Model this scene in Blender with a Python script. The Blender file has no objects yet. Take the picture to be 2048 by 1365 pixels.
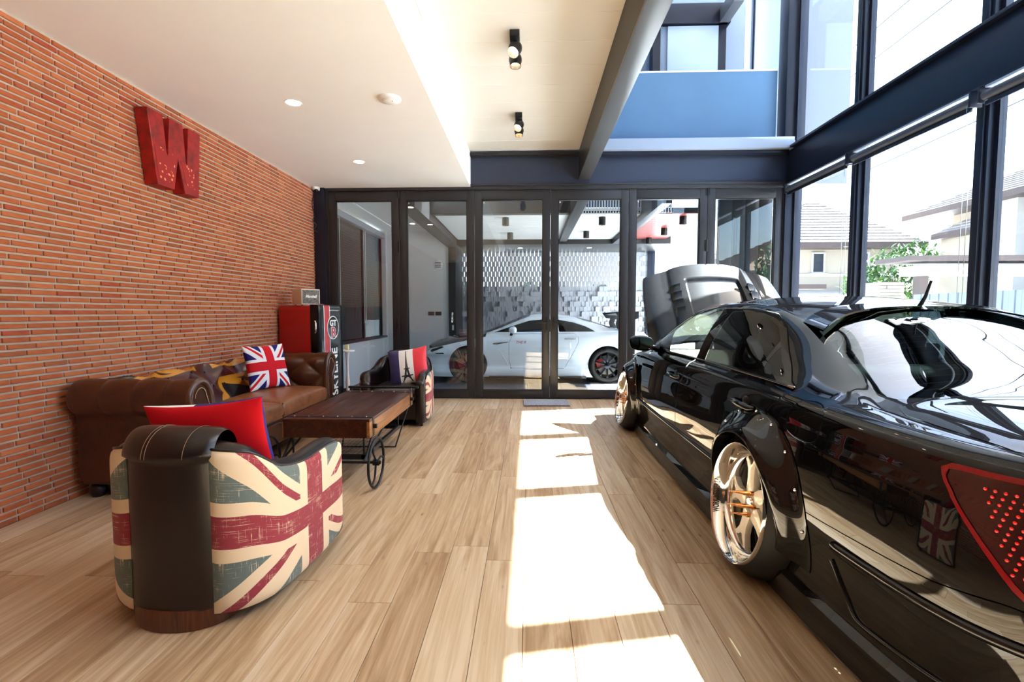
import bpy, bmesh, math, random
import numpy as np
from mathutils import Vector, Matrix

# ---------------------------------------------------------------- camera, sky, sun, exposure
scene = bpy.context.scene
COL = scene.collection
FPX, CAM_H = 967.0, 1.22
_p, _y = math.atan(57.5 / FPX), math.atan(33.0 / FPX)
_F = Vector((-math.sin(_y) * math.cos(_p), math.cos(_y) * math.cos(_p), -math.sin(_p)))
_R = Vector((math.cos(_y), math.sin(_y), 0))
_U = _R.cross(_F)
cam_data = bpy.data.cameras.new('camera')
cam_data.sensor_width = 36.0
cam_data.lens = FPX / 2048.0 * 36.0
cam_data.clip_start = 0.05
cam = bpy.data.objects.new('camera', cam_data)
COL.objects.link(cam)
cam.matrix_world = Matrix(((_R.x, _U.x, -_F.x, 0), (_R.y, _U.y, -_F.y, 0), (_R.z, _U.z, -_F.z, CAM_H), (0, 0, 0, 1)))
scene.camera = cam

SUN_DIR = Vector((1.0, 0.21, 1.55)).normalized()
world = bpy.data.worlds.new('sky')
scene.world = world
world.use_nodes = True
_wn = world.node_tree
_bg = _wn.nodes['Background']
_sky = _wn.nodes.new('ShaderNodeTexSky')
_sky.sky_type = 'NISHITA'
_sky.sun_disc = False
_sky.sun_elevation = math.asin(SUN_DIR.z)
_sky.sun_rotation = math.atan2(SUN_DIR.x, SUN_DIR.y)
_sky.air_density = 1.0
_sky.dust_density = 2.5
_sky.ozone_density = 1.0
_wn.links.new(_sky.outputs[0], _bg.inputs[0])
_bg.inputs[1].default_value = 0.60

sun_data = bpy.data.lights.new('sun', 'SUN')
sun_data.energy = 38.0
sun_data.angle = math.radians(0.55)
sun_data.color = (0.95, 1.0, 1.05)
sun = bpy.data.objects.new('sun', sun_data)
COL.objects.link(sun)
sun.rotation_euler = SUN_DIR.to_track_quat('Z', 'Y').to_euler()

vs = scene.view_settings
vs.view_transform = 'Standard'
vs.look = 'None'
vs.gamma = 1.0
vs.use_curve_mapping = False
vs.exposure = 1.08
scene.cycles.max_bounces = 12
scene.cycles.diffuse_bounces = 5
scene.cycles.glossy_bounces = 5
scene.cycles.transparent_max_bounces = 24
scene.cycles.transmission_bounces = 6
scene.cycles.sample_clamp_indirect = 12.0
scene.cycles.caustics_reflective = False
scene.cycles.caustics_refractive = False

# ---------------------------------------------------------------- mesh helpers
PI = math.pi
R = math.radians
rng = random.Random(7)


def link(o, parent=None):
    COL.objects.link(o)
    if parent is not None:
        o.parent = parent
    return o


def tag(o, label=None, cat=None, group=None, kind=None):
    if label: o['label'] = label
    if cat: o['category'] = cat
    if group: o['group'] = group
    if kind: o['kind'] = kind
    return o


def thing(name, label, cat, loc=(0, 0, 0), rotz=0.0, group=None, kind=None):
    o = bpy.data.objects.new(name, None)
    o.empty_display_size = 0.1
    link(o)
    o.location = loc
    o.rotation_euler = (0, 0, rotz)
    return tag(o, label, cat, group, kind)


def struct(name, label=None, loc=(0, 0, 0)):
    o = bpy.data.objects.new(name, None)
    link(o)
    o.location = loc
    return tag(o, label, None, None, 'structure')


def copy_tree(o, parent=None):
    c = o.copy()
    link(c, parent)
    for ch in list(o.children):
        copy_tree(ch, c)
    return c


def V(*a): return Vector(a)


class MB:
    def __init__(self):
        self.v, self.f, self.uv, self.m = [], [], [], []
        self.mi = 0

    def add(self, vs_, fs_, uv=None, M=None):
        b = len(self.v)
        if M is not None:
            vs_ = [M @ Vector(p) for p in vs_]
        self.v += [tuple(p) for p in vs_]
        self.uv += list(uv) if uv is not None else [(0, 0)] * len(vs_)
        self.f += [tuple(i + b for i in f) for f in fs_]
        self.m += [self.mi] * len(fs_)
        return self

    def box(self, x0, x1, y0, y1, z0, z1, M=None):
        vs_ = [(x, y, z) for x in (x0, x1) for y in (y0, y1) for z in (z0, z1)]
        fs_ = [(0, 1, 3, 2), (4, 6, 7, 5), (0, 4, 5, 1), (2, 3, 7, 6), (0, 2, 6, 4), (1, 5, 7, 3)]
        return self.add(vs_, fs_, None, M)

    def boxc(self, c, s, M=None):
        return self.box(c[0] - s[0] / 2, c[0] + s[0] / 2, c[1] - s[1] / 2, c[1] + s[1] / 2, c[2] - s[2] / 2, c[2] + s[2] / 2, M)

    def grid(self, fn, nu, nv, cu=False, cv=False, M=None):
        vs_, uv, fs_ = [], [], []
        for i in range(nu + 1):
            for j in range(nv + 1):
                vs_.append(fn(i / nu, j / nv)); uv.append((i / nu, j / nv))
        for i in range(nu):
            for j in range(nv):
                a = i * (nv + 1) + j
                fs_.append((a, a + nv + 1, a + nv + 2, a + 1))
        return self.add(vs_, fs_, uv, M)

    def cyl(self, p0, p1, r0, r1=None, n=16, caps=True):
        r1 = r0 if r1 is None else r1
        p0, p1 = Vector(p0), Vector(p1)
        d = (p1 - p0).normalized()
        a = d.orthogonal().normalized(); b = d.cross(a)
        vs_ = []
        for p, r in ((p0, r0), (p1, r1)):
            for i in range(n):
                t = 2 * PI * i / n
                vs_.append(p + (a * math.cos(t) + b * math.sin(t)) * r)
        fs_ = [(i, (i + 1) % n, n + (i + 1) % n, n + i) for i in range(n)]
        if caps:
            fs_ += [tuple(range(n - 1, -1, -1)), tuple(range(n, 2 * n))]
        return self.add(vs_, fs_)

    def tube(self, path, r, n=8, closed=False, caps=True, flat=None):
        P = [Vector(p) for p in path]
        m = len(P)
        rs = r if isinstance(r, (list, tuple)) else [r] * m
        T = []
        for i in range(m):
            a = P[(i - 1) % m] if (closed or i > 0) else P[i]
            b = P[(i + 1) % m] if (closed or i < m - 1) else P[i]
            T.append((b - a).normalized())
        nrm = T[0].orthogonal().normalized() if flat is None else (Vector(flat) - T[0] * Vector(flat).dot(T[0])).normalized()
        vs_ = []
        for i in range(m):
            nrm = (nrm - T[i] * nrm.dot(T[i])).normalized()
            b = T[i].cross(nrm)
            for k in range(n):
                t = 2 * PI * k / n
                vs_.append(P[i] + (nrm * math.cos(t) + b * math.sin(t)) * rs[i])
        fs_ = []
        for i in range(m if closed else m - 1):
            i2 = (i + 1) % m
            for k in range(n):
                k2 = (k + 1) % n
                fs_.append((i * n + k, i * n + k2, i2 * n + k2, i2 * n + k))
        if caps and not closed:
            fs_ += [tuple(range(n - 1, -1, -1)), tuple((m - 1) * n + k for k in range(n))]
        return self.add(vs_, fs_)

    def lathe(self, prof, n=24, M=None, closed=False):
        vs_, fs_ = [], []
        m = len(prof)
        for i in range(n):
            t = 2 * PI * i / n
            for r, h in prof:
                vs_.append((r * math.cos(t), r * math.sin(t), h))
        for i in range(n):
            i2 = (i + 1) % n
            for k in range(m if closed else m - 1):
                k2 = (k + 1) % m
                fs_.append((i * m + k, i2 * m + k, i2 * m + k2, i * m + k2))
        return self.add(vs_, fs_, None, M)

    def prism(self, poly, lo, hi, axis='z', M=None):
        n = len(poly)
        mk = {'z': lambda a, b, h: (a, b, h), 'y': lambda a, b, h: (a, h, b), 'x': lambda a, b, h: (h, a, b)}[axis]
        vs_ = [mk(a, b, lo) for a, b in poly] + [mk(a, b, hi) for a, b in poly]
        fs_ = [tuple(range(n - 1, -1, -1)), tuple(range(n, 2 * n))] + [(i, (i + 1) % n, n + (i + 1) % n, n + i) for i in range(n)]
        return self.add(vs_, fs_, None, M)

    def sph(self, c, r, nu=12, nv=8, M=None):
        if not isinstance(r, (tuple, list)): r = (r, r, r)
        f = lambda u, v: (c[0] + r[0] * math.cos(2 * PI * u) * math.sin(PI * v), c[1] + r[1] * math.sin(2 * PI * u) * math.sin(PI * v), c[2] + r[2] * math.cos(PI * v))
        return self.grid(f, nu, nv, M=M)

    def mesh(self, name, smooth=35, bevel=0.0, seg=2, weld=True, rnd=None):
        me = bpy.data.meshes.new(name)
        me.from_pydata(self.v, [], self.f)
        if any(self.m):
            me.polygons.foreach_set('material_index', self.m)
        uvl = me.uv_layers.new(name='UVMap')
        li = np.empty(len(me.loops), dtype=np.int32)
        me.loops.foreach_get('vertex_index', li)
        uvl.data.foreach_set('uv', np.array(self.uv, dtype=np.float32)[li].ravel())
        bm = bmesh.new(); bm.from_mesh(me)
        if weld: bmesh.ops.remove_doubles(bm, verts=bm.verts, dist=1e-5)
        bmesh.ops.recalc_face_normals(bm, faces=bm.faces)
        if bevel > 0:
            es = [e for e in bm.edges if len(e.link_faces) == 2 and e.calc_face_angle(0) > 0.5]
            bmesh.ops.bevel(bm, geom=es, offset=bevel, offset_type='OFFSET', segments=seg, profile=0.6, affect='EDGES', clamp_overlap=True)
        bm.to_mesh(me); bm.free()
        finish_mesh(me, smooth)
        if rnd is not None:
            at = me.attributes.new('rnd', 'FLOAT', 'POINT')
            at.data.foreach_set('value', np.full(len(me.vertices), rnd, dtype=np.float32))
        return me

    def build(self, name, mat, parent=None, smooth=35, bevel=0.0, seg=2, weld=True, rnd=None):
        me = self.mesh(name, smooth, bevel, seg, weld, rnd)
        for m_ in (mat if isinstance(mat, (list, tuple)) else [mat]):
            me.materials.append(m_)
        return link(bpy.data.objects.new(name, me), parent)


def finish_mesh(me, smooth):
    if smooth and len(me.polygons):
        me.polygons.foreach_set('use_smooth', [True] * len(me.polygons))
        if smooth < 180:
            me.set_sharp_from_angle(angle=R(smooth))
    me.update()


def obj_of(me, name, parent=None, loc=(0, 0, 0)):
    o = bpy.data.objects.new(name, me)
    link(o, parent)
    o.location = loc
    return o


def bez(pts, n=8, closed=False):
    """Catmull-Rom through points (any dimension)."""
    P = [np.array(p, dtype=float) for p in pts]
    m = len(P); out = []
    for i in range(m if closed else m - 1):
        p1, p2 = P[i % m], P[(i + 1) % m]
        p0 = P[(i - 1) % m] if (closed or i > 0) else 2 * p1 - p2
        p3 = P[(i + 2) % m] if (closed or i < m - 2) else 2 * p2 - p1
        for k in range(n):
            t = k / n
            out.append(tuple(0.5 * ((2 * p1) + (p2 - p0) * t + (2 * p0 - 5 * p1 + 4 * p2 - p3) * t * t + (3 * p1 - p0 - 3 * p2 + p3) * t ** 3)))
    if not closed: out.append(tuple(P[-1]))
    return out


def pchip(xs, ys):
    """monotone-ish cubic interpolation, vectorised"""
    xs = np.array(xs, float); ys = np.array(ys, float)
    h = np.diff(xs); d = np.diff(ys) / h
    m = np.zeros_like(ys)
    m[1:-1] = np.where(d[:-1] * d[1:] > 0, 3 * (h[:-1] + h[1:]) / ((2 * h[1:] + h[:-1]) / np.where(d[:-1] == 0, 1e-9, d[:-1]) + (h[1:] + 2 * h[:-1]) / np.where(d[1:] == 0, 1e-9, d[1:])), 0)
    m[0], m[-1] = d[0], d[-1]

    def f(x):
        x = np.clip(np.asarray(x, float), xs[0], xs[-1])
        i = np.clip(np.searchsorted(xs, x) - 1, 0, len(xs) - 2)
        t = (x - xs[i]) / h[i]
        return (2 * t**3 - 3 * t**2 + 1) * ys[i] + (t**3 - 2 * t**2 + t) * h[i] * m[i] + (-2 * t**3 + 3 * t**2) * ys[i + 1] + (t**3 - t**2) * h[i] * m[i + 1]
    return f


def text_mesh(txt, size, extrude=0.0, align='CENTER', shear=0.0, offset=0.0):
    cu = bpy.data.curves.new('lettering', 'FONT')
    cu.body = txt; cu.size = size; cu.extrude = extrude; cu.align_x = align; cu.align_y = 'CENTER'; cu.shear = shear; cu.offset = offset
    cu.resolution_u = 3
    o = bpy.data.objects.new('lettering', cu)
    COL.objects.link(o)
    dg = bpy.context.evaluated_depsgraph_get()
    me = bpy.data.meshes.new_from_object(o.evaluated_get(dg))
    bpy.data.objects.remove(o); bpy.data.curves.remove(cu)
    return me


def lettering(name, txt, size, mat, parent, M, extrude=0.0015, shear=0.0, offset=0.0):
    me = text_mesh(txt, size, extrude, shear=shear, offset=offset)
    me.transform(M)
    me.materials.clear(); me.materials.append(mat)
    return link(bpy.data.objects.new(name, me), parent)


# ---------------------------------------------------------------- materials
def srgb(r, g=None, b=None):
    if g is None: r, g, b = r
    f = lambda c: (c / 255) / 12.92 if c / 255 <= 0.04045 else ((c / 255 + 0.055) / 1.055) ** 2.4
    return (f(r), f(g), f(b), 1.0)


class Nd:
    """tiny expression wrapper round shader math nodes"""
    def __init__(s, nt, sock): s.nt, s.k = nt, sock
    def op(s, o, b=None, c=None):
        n = s.nt.nodes.new('ShaderNodeMath'); n.operation = o
        s.nt.links.new(s.k, n.inputs[0])
        for i, q in ((1, b), (2, c)):
            if q is None: continue
            if isinstance(q, Nd): s.nt.links.new(q.k, n.inputs[i])
            else: n.inputs[i].default_value = q
        return Nd(s.nt, n.outputs[0])
    def __add__(s, b): return s.op('ADD', b)
    def __sub__(s, b): return s.op('SUBTRACT', b)
    def __mul__(s, b): return s.op('MULTIPLY', b)
    def __truediv__(s, b): return s.op('DIVIDE', b)
    def abs(s): return s.op('ABSOLUTE')
    def lt(s, b): return s.op('LESS_THAN', b)
    def gt(s, b): return s.op('GREATER_THAN', b)
    def max(s, b): return s.op('MAXIMUM', b)
    def min(s, b): return s.op('MINIMUM', b)
    def pow(s, b): return s.op('POWER', b)
    def sin(s): return s.op('SINE')
    def frac(s): return s.op('FRACT')
    def floor(s): return s.op('FLOOR')
    def sign(s): return s.op('SIGN')


def new_mat(name):
    m = bpy.data.materials.new(name)
    m.use_nodes = True
    nt = m.node_tree
    return m, nt, nt.nodes['Principled BSDF']


def mixc(nt, fac, a, b, mode='MIX'):
    n = nt.nodes.new('ShaderNodeMix'); n.data_type = 'RGBA'; n.blend_type = mode
    def put(i, q):
        if isinstance(q, Nd): nt.links.new(q.k, n.inputs[i])
        elif hasattr(q, 'is_output'): nt.links.new(q, n.inputs[i])
        else: n.inputs[i].default_value = q
    put(0, fac); put(6, a); put(7, b)
    return n.outputs[2]


def noise(nt, scale=5, detail=4, rough=0.5, vec=None, dist=0.0):
    n = nt.nodes.new('ShaderNodeTexNoise')
    n.inputs['Scale'].default_value = scale; n.inputs['Detail'].default_value = detail
    n.inputs['Roughness'].default_value = rough; n.inputs['Distortion'].default_value = dist
    if vec is not None: nt.links.new(vec, n.inputs['Vector'])
    return n


def ramp(nt, sock, stops):
    n = nt.nodes.new('ShaderNodeValToRGB')
    while len(n.color_ramp.elements) < len(stops): n.color_ramp.elements.new(0.5)
    for e, (p, c) in zip(n.color_ramp.elements, stops):
        e.position = p; e.color = c
    nt.links.new(sock, n.inputs[0])
    return n.outputs[0]


def coords(nt, kind='Object', scale=(1, 1, 1), loc=(0, 0, 0), rot=(0, 0, 0)):
    t = nt.nodes.new('ShaderNodeTexCoord')
    m = nt.nodes.new('ShaderNodeMapping')
    m.inputs['Scale'].default_value = scale; m.inputs['Location'].default_value = loc; m.inputs['Rotation'].default_value = rot
    nt.links.new(t.outputs[kind], m.inputs[0])
    return m.outputs[0]


def bump(nt, b, sock, strength=0.2, dist=0.01):
    n = nt.nodes.new('ShaderNodeBump')
    n.inputs['Strength'].default_value = strength; n.inputs['Distance'].default_value = dist
    nt.links.new(sock, n.inputs['Height'])
    nt.links.new(n.outputs[0], b.inputs['Normal'])
    return n


def P(name, col, rough=0.5, metal=0.0, spec=0.5, coat=0.0, var=0.0, vscale=8.0, bmp=0.0, bscale=60.0, bdist=0.004, coat_rough=0.03):
    m, nt, b = new_mat(name)
    b.inputs['Base Color'].default_value = col
    b.inputs['Roughness'].default_value = rough
    b.inputs['Metallic'].default_value = metal
    b.inputs['Specular IOR Level'].default_value = spec
    b.inputs['Coat Weight'].default_value = coat
    b.inputs['Coat Roughness'].default_value = coat_rough
    if var:
        n = noise(nt, vscale, 5, 0.6, coords(nt))
        lo = tuple(c * (1 - var) for c in col[:3]) + (1,); hi = tuple(min(1, c * (1 + var)) for c in col[:3]) + (1,)
        nt.links.new(ramp(nt, n.outputs[0], [(0.3, lo), (0.7, hi)]), b.inputs['Base Color'])
    if bmp:
        n = noise(nt, bscale, 4, 0.6, coords(nt))
        bump(nt, b, n.outputs[0], bmp, bdist)
    return m


def emit(name, col, strength):
    m, nt, b = new_mat(name)
    b.inputs['Base Color'].default_value = (0, 0, 0, 1)
    b.inputs['Emission Color'].default_value = col
    b.inputs['Emission Strength'].default_value = strength
    return m


def glass_mat(name, tint=(0.96, 0.98, 0.98, 1), f0=0.045, rough=0.0, gl=1.0):
    """thin pane: straight-through transmission plus a Fresnel mirror reflection"""
    m = bpy.data.materials.new(name); m.use_nodes = True
    nt = m.node_tree; nt.nodes.clear()
    out = nt.nodes.new('ShaderNodeOutputMaterial')
    tr = nt.nodes.new('ShaderNodeBsdfTransparent'); tr.inputs[0].default_value = tint
    gs = nt.nodes.new('ShaderNodeBsdfGlossy'); gs.inputs['Roughness'].default_value = rough; gs.inputs[0].default_value = (gl, gl, gl, 1)
    lw = nt.nodes.new('ShaderNodeLayerWeight'); lw.inputs[0].default_value = 0.5
    fr = Nd(nt, lw.outputs['Facing']).pow(5.0) * (1 - f0) + f0
    mx = nt.nodes.new('ShaderNodeMixShader')
    nt.links.new(fr.k, mx.inputs[0]); nt.links.new(tr.outputs[0], mx.inputs[1]); nt.links.new(gs.outputs[0], mx.inputs[2])
    nt.links.new(mx.outputs[0], out.inputs[0])
    return m


def uv_xy(nt, cu=0.5, cv=0.5, su=2.0, sv=2.0):
    t = nt.nodes.new('ShaderNodeTexCoord')
    s = nt.nodes.new('ShaderNodeSeparateXYZ')
    nt.links.new(t.outputs['UV'], s.inputs[0])
    return (Nd(nt, s.outputs[0]) - cu) * su, (Nd(nt, s.outputs[1]) - cv) * sv


def union_flag(name, aspect, field, white, red, rough=0.8, cu=0.5, cv=0.5, su=2.0, sv=2.0, worn=0.0, weave=0.0, flip=1.0, coat=0.0, warp=0.0, spec=0.3, ww=1.0):
    """crossed-flag print in UV space"""
    m, nt, b = new_mat(name)
    x, y = uv_xy(nt, cu, cv, su * aspect, sv)
    if warp:
        n = noise(nt, 6, 3, 0.5, coords(nt, 'UV'))
        w = (Nd(nt, n.outputs[0]) - 0.5) * warp
        x = x + w; y = y + w
    L = math.sqrt(1 + aspect * aspect)
    d1 = (x - y * aspect) / L * flip; d2 = (x + y * aspect) / L * flip
    sx = x.sign()
    wsal = d1.abs().lt(0.2 * ww).max(d2.abs().lt(0.2 * ww))
    r1 = (d1 * sx).gt(0.0) * (d1 * sx).lt(0.115); r2 = (d2 * sx).lt(0.0) * (d2 * sx).gt(-0.115)
    rsal = r1.max(r2)
    wcr = x.abs().lt(0.2 + 0.13 * ww).max(y.abs().lt(0.2 + 0.13 * ww))
    rcr = x.abs().lt(0.2).max(y.abs().lt(0.2))
    c = mixc(nt, wsal, field, white)
    c = mixc(nt, rsal, c, red)
    c = mixc(nt, wcr, c, white)
    c = mixc(nt, rcr, c, red)
    if worn:
        n1 = noise(nt, 1.0, 3, 0.6, coords(nt, 'UV', (260, 5, 1)))
        n2 = noise(nt, 1.0, 3, 0.6, coords(nt, 'UV', (5, 240, 1)))
        n3 = noise(nt, 9, 5, 0.7, coords(nt, 'UV'))
        w1 = Nd(nt, n1.outputs[0]).max(Nd(nt, n2.outputs[0])) + Nd(nt, n3.outputs[0]) * 0.55
        wear = (w1 - (1.03 - worn)).max(0.0) * 14.0
        c = mixc(nt, wear.min(1.0), c, white)
        b.inputs['Sheen Weight'].default_value = 0.15
    nt.links.new(c, b.inputs['Base Color'])
    b.inputs['Roughness'].default_value = rough
    b.inputs['Specular IOR Level'].default_value = spec
    b.inputs['Coat Weight'].default_value = coat
    b.inputs['Coat Roughness'].default_value = 0.25
    if weave:
        n = noise(nt, 1.0, 2, 0.5, coords(nt, 'UV', (420, 420, 1)))
        bump(nt, b, n.outputs[0], weave, 0.002)
    return m

# ---------------------------------------------------------------- shared materials
M_STEEL = P('steel_paint', srgb(25, 30, 46), 0.38, spec=0.4, var=0.08, vscale=3)
M_STEEL_WARMLIT = P('steel_warm_lit', srgb(40, 39, 39), 0.42, spec=0.4)  # same steel paint with the warm room light put into its colour
M_FRAME = P('door_aluminium', srgb(38, 38, 42), 0.36, spec=0.5)
M_BLACK = P('black_plastic', srgb(16, 16, 17), 0.4)
M_RUBBER = P('black_rubber', srgb(18, 18, 19), 0.65, spec=0.3, bmp=0.1, bscale=80)
M_CEIL = P('ceiling_paint', srgb(243, 242, 238), 0.7, var=0.015, vscale=2)
M_PANEL = P('ceiling_board', srgb(230, 224, 212), 0.32, var=0.015, vscale=2)
M_WHITE = P('white_paint', srgb(232, 232, 230), 0.6)
M_WALLW = P('plaster', srgb(220, 221, 222), 0.7, var=0.03, vscale=3)
M_UPPER = P('upper_wall_paint', srgb(78, 116, 152), 0.45, var=0.05, vscale=2)
M_GLASS = glass_mat('window_glass', (0.95, 0.975, 0.975, 1))
M_GLASSD = glass_mat('door_glass', (0.90, 0.93, 0.93, 1), 0.06)
M_CHROME = P('chrome', (0.82, 0.82, 0.82, 1), 0.08, 1.0)
M_DARKMETAL = P('blackened_iron', srgb(40, 42, 46), 0.42, 0.7, var=0.2, vscale=20)

XL, XR, YD, YB, CEIL, RAIS = -2.98, 3.5, 6.76, -3.3, 2.94, 3.40


def wood_mat(name, dark, mid, light, rough, gs=1.0, axis=1, rnd=True, coat=0.0):
    m, nt, b = new_mat(name)
    tc = nt.nodes.new('ShaderNodeTexCoord')
    at = nt.nodes.new('ShaderNodeAttribute'); at.attribute_name = 'rnd'
    ad = nt.nodes.new('ShaderNodeVectorMath'); ad.operation = 'MULTIPLY_ADD'
    nt.links.new(at.outputs['Fac'], ad.inputs[0]); ad.inputs[1].default_value = (37.0, 91.0, 13.0)
    nt.links.new(tc.outputs['Object'], ad.inputs[2])
    def stretched(sc):
        mp = nt.nodes.new('ShaderNodeMapping'); mp.inputs['Scale'].default_value = sc
        nt.links.new(ad.outputs[0], mp.inputs[0]); return mp.outputs[0]
    k = [14 * gs, 14 * gs, 14 * gs]; k[axis] = 1.1 * gs
    k2 = [70 * gs, 70 * gs, 70 * gs]; k2[axis] = 1.6 * gs
    n1 = noise(nt, 1.0, 5, 0.6, stretched(k), 1.2)
    n2 = noise(nt, 1.0, 4, 0.65, stretched(k2), 0.4)
    mixv = (Nd(nt, n1.outputs[0]) * 0.62 + Nd(nt, n2.outputs[0]) * 0.38)
    if rnd: mixv = mixv + (Nd(nt, at.outputs['Fac']) - 0.5) * 0.16
    c = ramp(nt, mixv.k, [(0.33, dark), (0.5, mid), (0.66, light)])
    vo = nt.nodes.new('ShaderNodeTexVoronoi'); vo.inputs['Scale'].default_value = 1.0
    kk = [7.0, 7.0, 7.0]; kk[axis] = 2.6
    nt.links.new(stretched(kk), vo.inputs['Vector'])
    knot = (Nd(nt, vo.outputs['Distance']) * -1.0 + 0.075).max(0.0) * 12.0
    c = mixc(nt, knot.min(0.75), c, tuple(q * 0.35 for q in dark[:3]) + (1,))
    nt.links.new(c, b.inputs['Base Color'])
    b.inputs['Roughness'].default_value = rough
    b.inputs['Coat Weight'].default_value = coat
    b.inputs['Specular IOR Level'].default_value = 0.4
    bump(nt, b, n2.outputs[0], 0.06, 0.003)
    return m


M_FLOOR = wood_mat('oak_plank', srgb(146, 114, 82), srgb(182, 155, 122), srgb(205, 185, 158), 0.40)
M_WALNUT = wood_mat('dark_walnut', srgb(32, 14, 9), srgb(58, 25, 14), srgb(88, 42, 24), 0.34, 1.6, 1, False, 0.1)
M_ACACIA = wood_mat('honey_wood', srgb(96, 56, 26), srgb(142, 90, 44), srgb(176, 120, 64), 0.38, 1.6, 1, False, 0.1)
M_LEGWOOD = wood_mat('mahogany', srgb(52, 22, 12), srgb(84, 40, 22), srgb(110, 56, 30), 0.3, 3.0, 2, False, 0.3)


def brick_mat():
    m, nt, b = new_mat('brick_clay')
    at = nt.nodes.new('ShaderNodeAttribute'); at.attribute_name = 'rnd'
    c = ramp(nt, at.outputs['Fac'], [(0.0, srgb(150, 82, 48)), (0.25, srgb(190, 98, 52)), (0.5, srgb(172, 82, 40)), (0.75, srgb(202, 116, 68)), (0.95, srgb(180, 90, 46)), (1.0, srgb(166, 54, 32))])
    n = noise(nt, 26, 5, 0.7, coords(nt, 'Object', (1, 0.35, 1.6)))
    c = mixc(nt, 0.25, c, ramp(nt, n.outputs[0], [(0.3, srgb(120, 70, 50)), (0.6, srgb(196, 132, 100)), (0.8, srgb(216, 170, 136))]))
    nt.links.new(c, b.inputs['Base Color'])
    b.inputs['Roughness'].default_value = 0.85; b.inputs['Specular IOR Level'].default_value = 0.25
    n2 = noise(nt, 120, 4, 0.7, coords(nt))
    bump(nt, b, n2.outputs[0], 0.35, 0.003)
    return m


M_BRICK = brick_mat()
M_MORTAR = P('mortar', srgb(192, 178, 162), 0.9, var=0.08, vscale=14, bmp=0.4, bscale=90, spec=0.2)

# ---------------------------------------------------------------- floor
floor = struct('floor', 'light oak plank floor running towards the glass doors')
MB().box(XL - 0.1, XR + 0.2, YB, YD + 0.02, -0.12, -0.009).build('subfloor', P('subfloor', srgb(88, 60, 36), 0.8), floor)
PW, PL = 0.185, 1.22
variants = {}


def plank_mesh(k, w, l):
    key = (k, round(w, 3), round(l, 3))
    if key not in variants:
        g = 0.0009
        mb = MB().box(-w / 2 + g, w / 2 - g, -l / 2 + g, l / 2 - g, -0.009, 0.0)
        me = mb.mesh('plank', smooth=0, bevel=0.0012, seg=1, rnd=(k + 0.5) / 14)
        me.materials.append(M_FLOOR)
        variants[key] = me
    return variants[key]


rest = MB(); rest_r = []
for i in range(int((XR - XL) / PW) + 2):
    x0 = XL + i * PW; x1 = min(x0 + PW, XR + 0.06)
    if x1 - x0 < 0.02: continue
    y = YB - rng.random() * PL
    while y < YD:
        a, e = max(y, YB), min(y + PL, YD + 0.01)
        y += PL
        if e - a < 0.03: continue
        k = rng.randrange(14)
        if e > 0.9:
            obj_of(plank_mesh(k, x1 - x0, e - a), 'plank', floor, ((x0 + x1) / 2, (a + e) / 2, 0))
        else:
            rest.box(x0 + 0.0009, x1 - 0.0009, a + 0.0009, e - 0.0009, -0.009, 0.0); rest_r += [(k + 0.5) / 14] * 8
o = rest.build('plank_field', M_FLOOR, floor, smooth=0, weld=False)
o['kind'] = 'stuff'
at = o.data.attributes.new('rnd', 'FLOAT', 'POINT'); at.data.foreach_set('value', rest_r)

# ---------------------------------------------------------------- brick wall
wl = struct('wall_left', 'exposed orange clay brick wall with pale mortar joints')
MB().box(XL - 0.2, XL - 0.010, YB, YD + 0.1, 0, CEIL + 0.1).build('mortar_bed', M_MORTAR, wl)
CH, BL = 0.0402, 0.160
cands = []
nc = int(CEIL / CH) + 1
for r_ in range(nc):
    z0 = r_ * CH; z1 = min(z0 + 0.0272, CEIL)
    if z1 - z0 < 0.008: continue
    y = YB - rng.random() * BL
    off = rng.random() * 0.02
    while y < YD - 0.02:
        l = 0.149 + rng.uniform(-0.007, 0.006)
        y0, y1 = max(y, YB), min(y + l, YD + 0.05)
        y += l + rng.uniform(0.008, 0.013)
        if y1 - y0 > 0.02: cands.append((y0, y1, z0, z1, rng.random() ** 1.0, rng.uniform(-0.0025, 0.003)))


def brick_piece(mb, l, h, d, cx=0, cy=0, cz=0):
    c = 0.0025
    b = [(cx, cy - l / 2, cz - h / 2), (cx, cy + l / 2, cz - h / 2), (cx, cy + l / 2, cz + h / 2), (cx, cy - l / 2, cz + h / 2)]
    m_ = [(cx + d - c, p[1], p[2]) for p in b]
    f = [(cx + d, p[1] + (c if p[1] < cy else -c), p[2] + (c if p[2] < cz else -c)) for p in b]
    q = lambda a: [(a + i, a + (i + 1) % 4, a + 4 + (i + 1) % 4, a + 4 + i) for i in range(4)]
    mb.add(b + m_ + f, q(0) + q(4) + [(8, 9, 10, 11)])


vis = sorted([c for c in cands if c[0] > 2.62 and not (c[0] > 2.85 and c[2] < 0.72)], key=lambda c: c[0])[:298]
vset = set(id(c) for c in vis)
bv = []
for k in range(40):
    mb = MB(); brick_piece(mb, 0.149 + (k % 5 - 2) * 0.002, 0.0272, 0.010 + (k % 4) * 0.0012)
    me = mb.mesh('brick', smooth=0, rnd=(k + 0.5) / 40); me.materials.append(M_BRICK); bv.append(me)
for c in vis:
    k = int(c[4] * 39.99)
    o = obj_of(bv[k], 'brick', wl, (XL - 0.012, (c[0] + c[1]) / 2, (c[2] + c[3]) / 2))
    o.scale = (1, (c[1] - c[0]) / (0.149 + (k % 5 - 2) * 0.002), (c[3] - c[2]) / 0.0272)
    o.rotation_euler = (rng.uniform(-0.006, 0.006), 0, 0)
mb = MB(); rr = []
for c in cands:
    if id(c) in vset: continue
    brick_piece(mb, c[1] - c[0], c[3] - c[2], 0.0115 + c[5] * 0.7, XL - 0.012, (c[0] + c[1]) / 2, (c[2] + c[3]) / 2); rr += [c[4]] * 12
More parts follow.
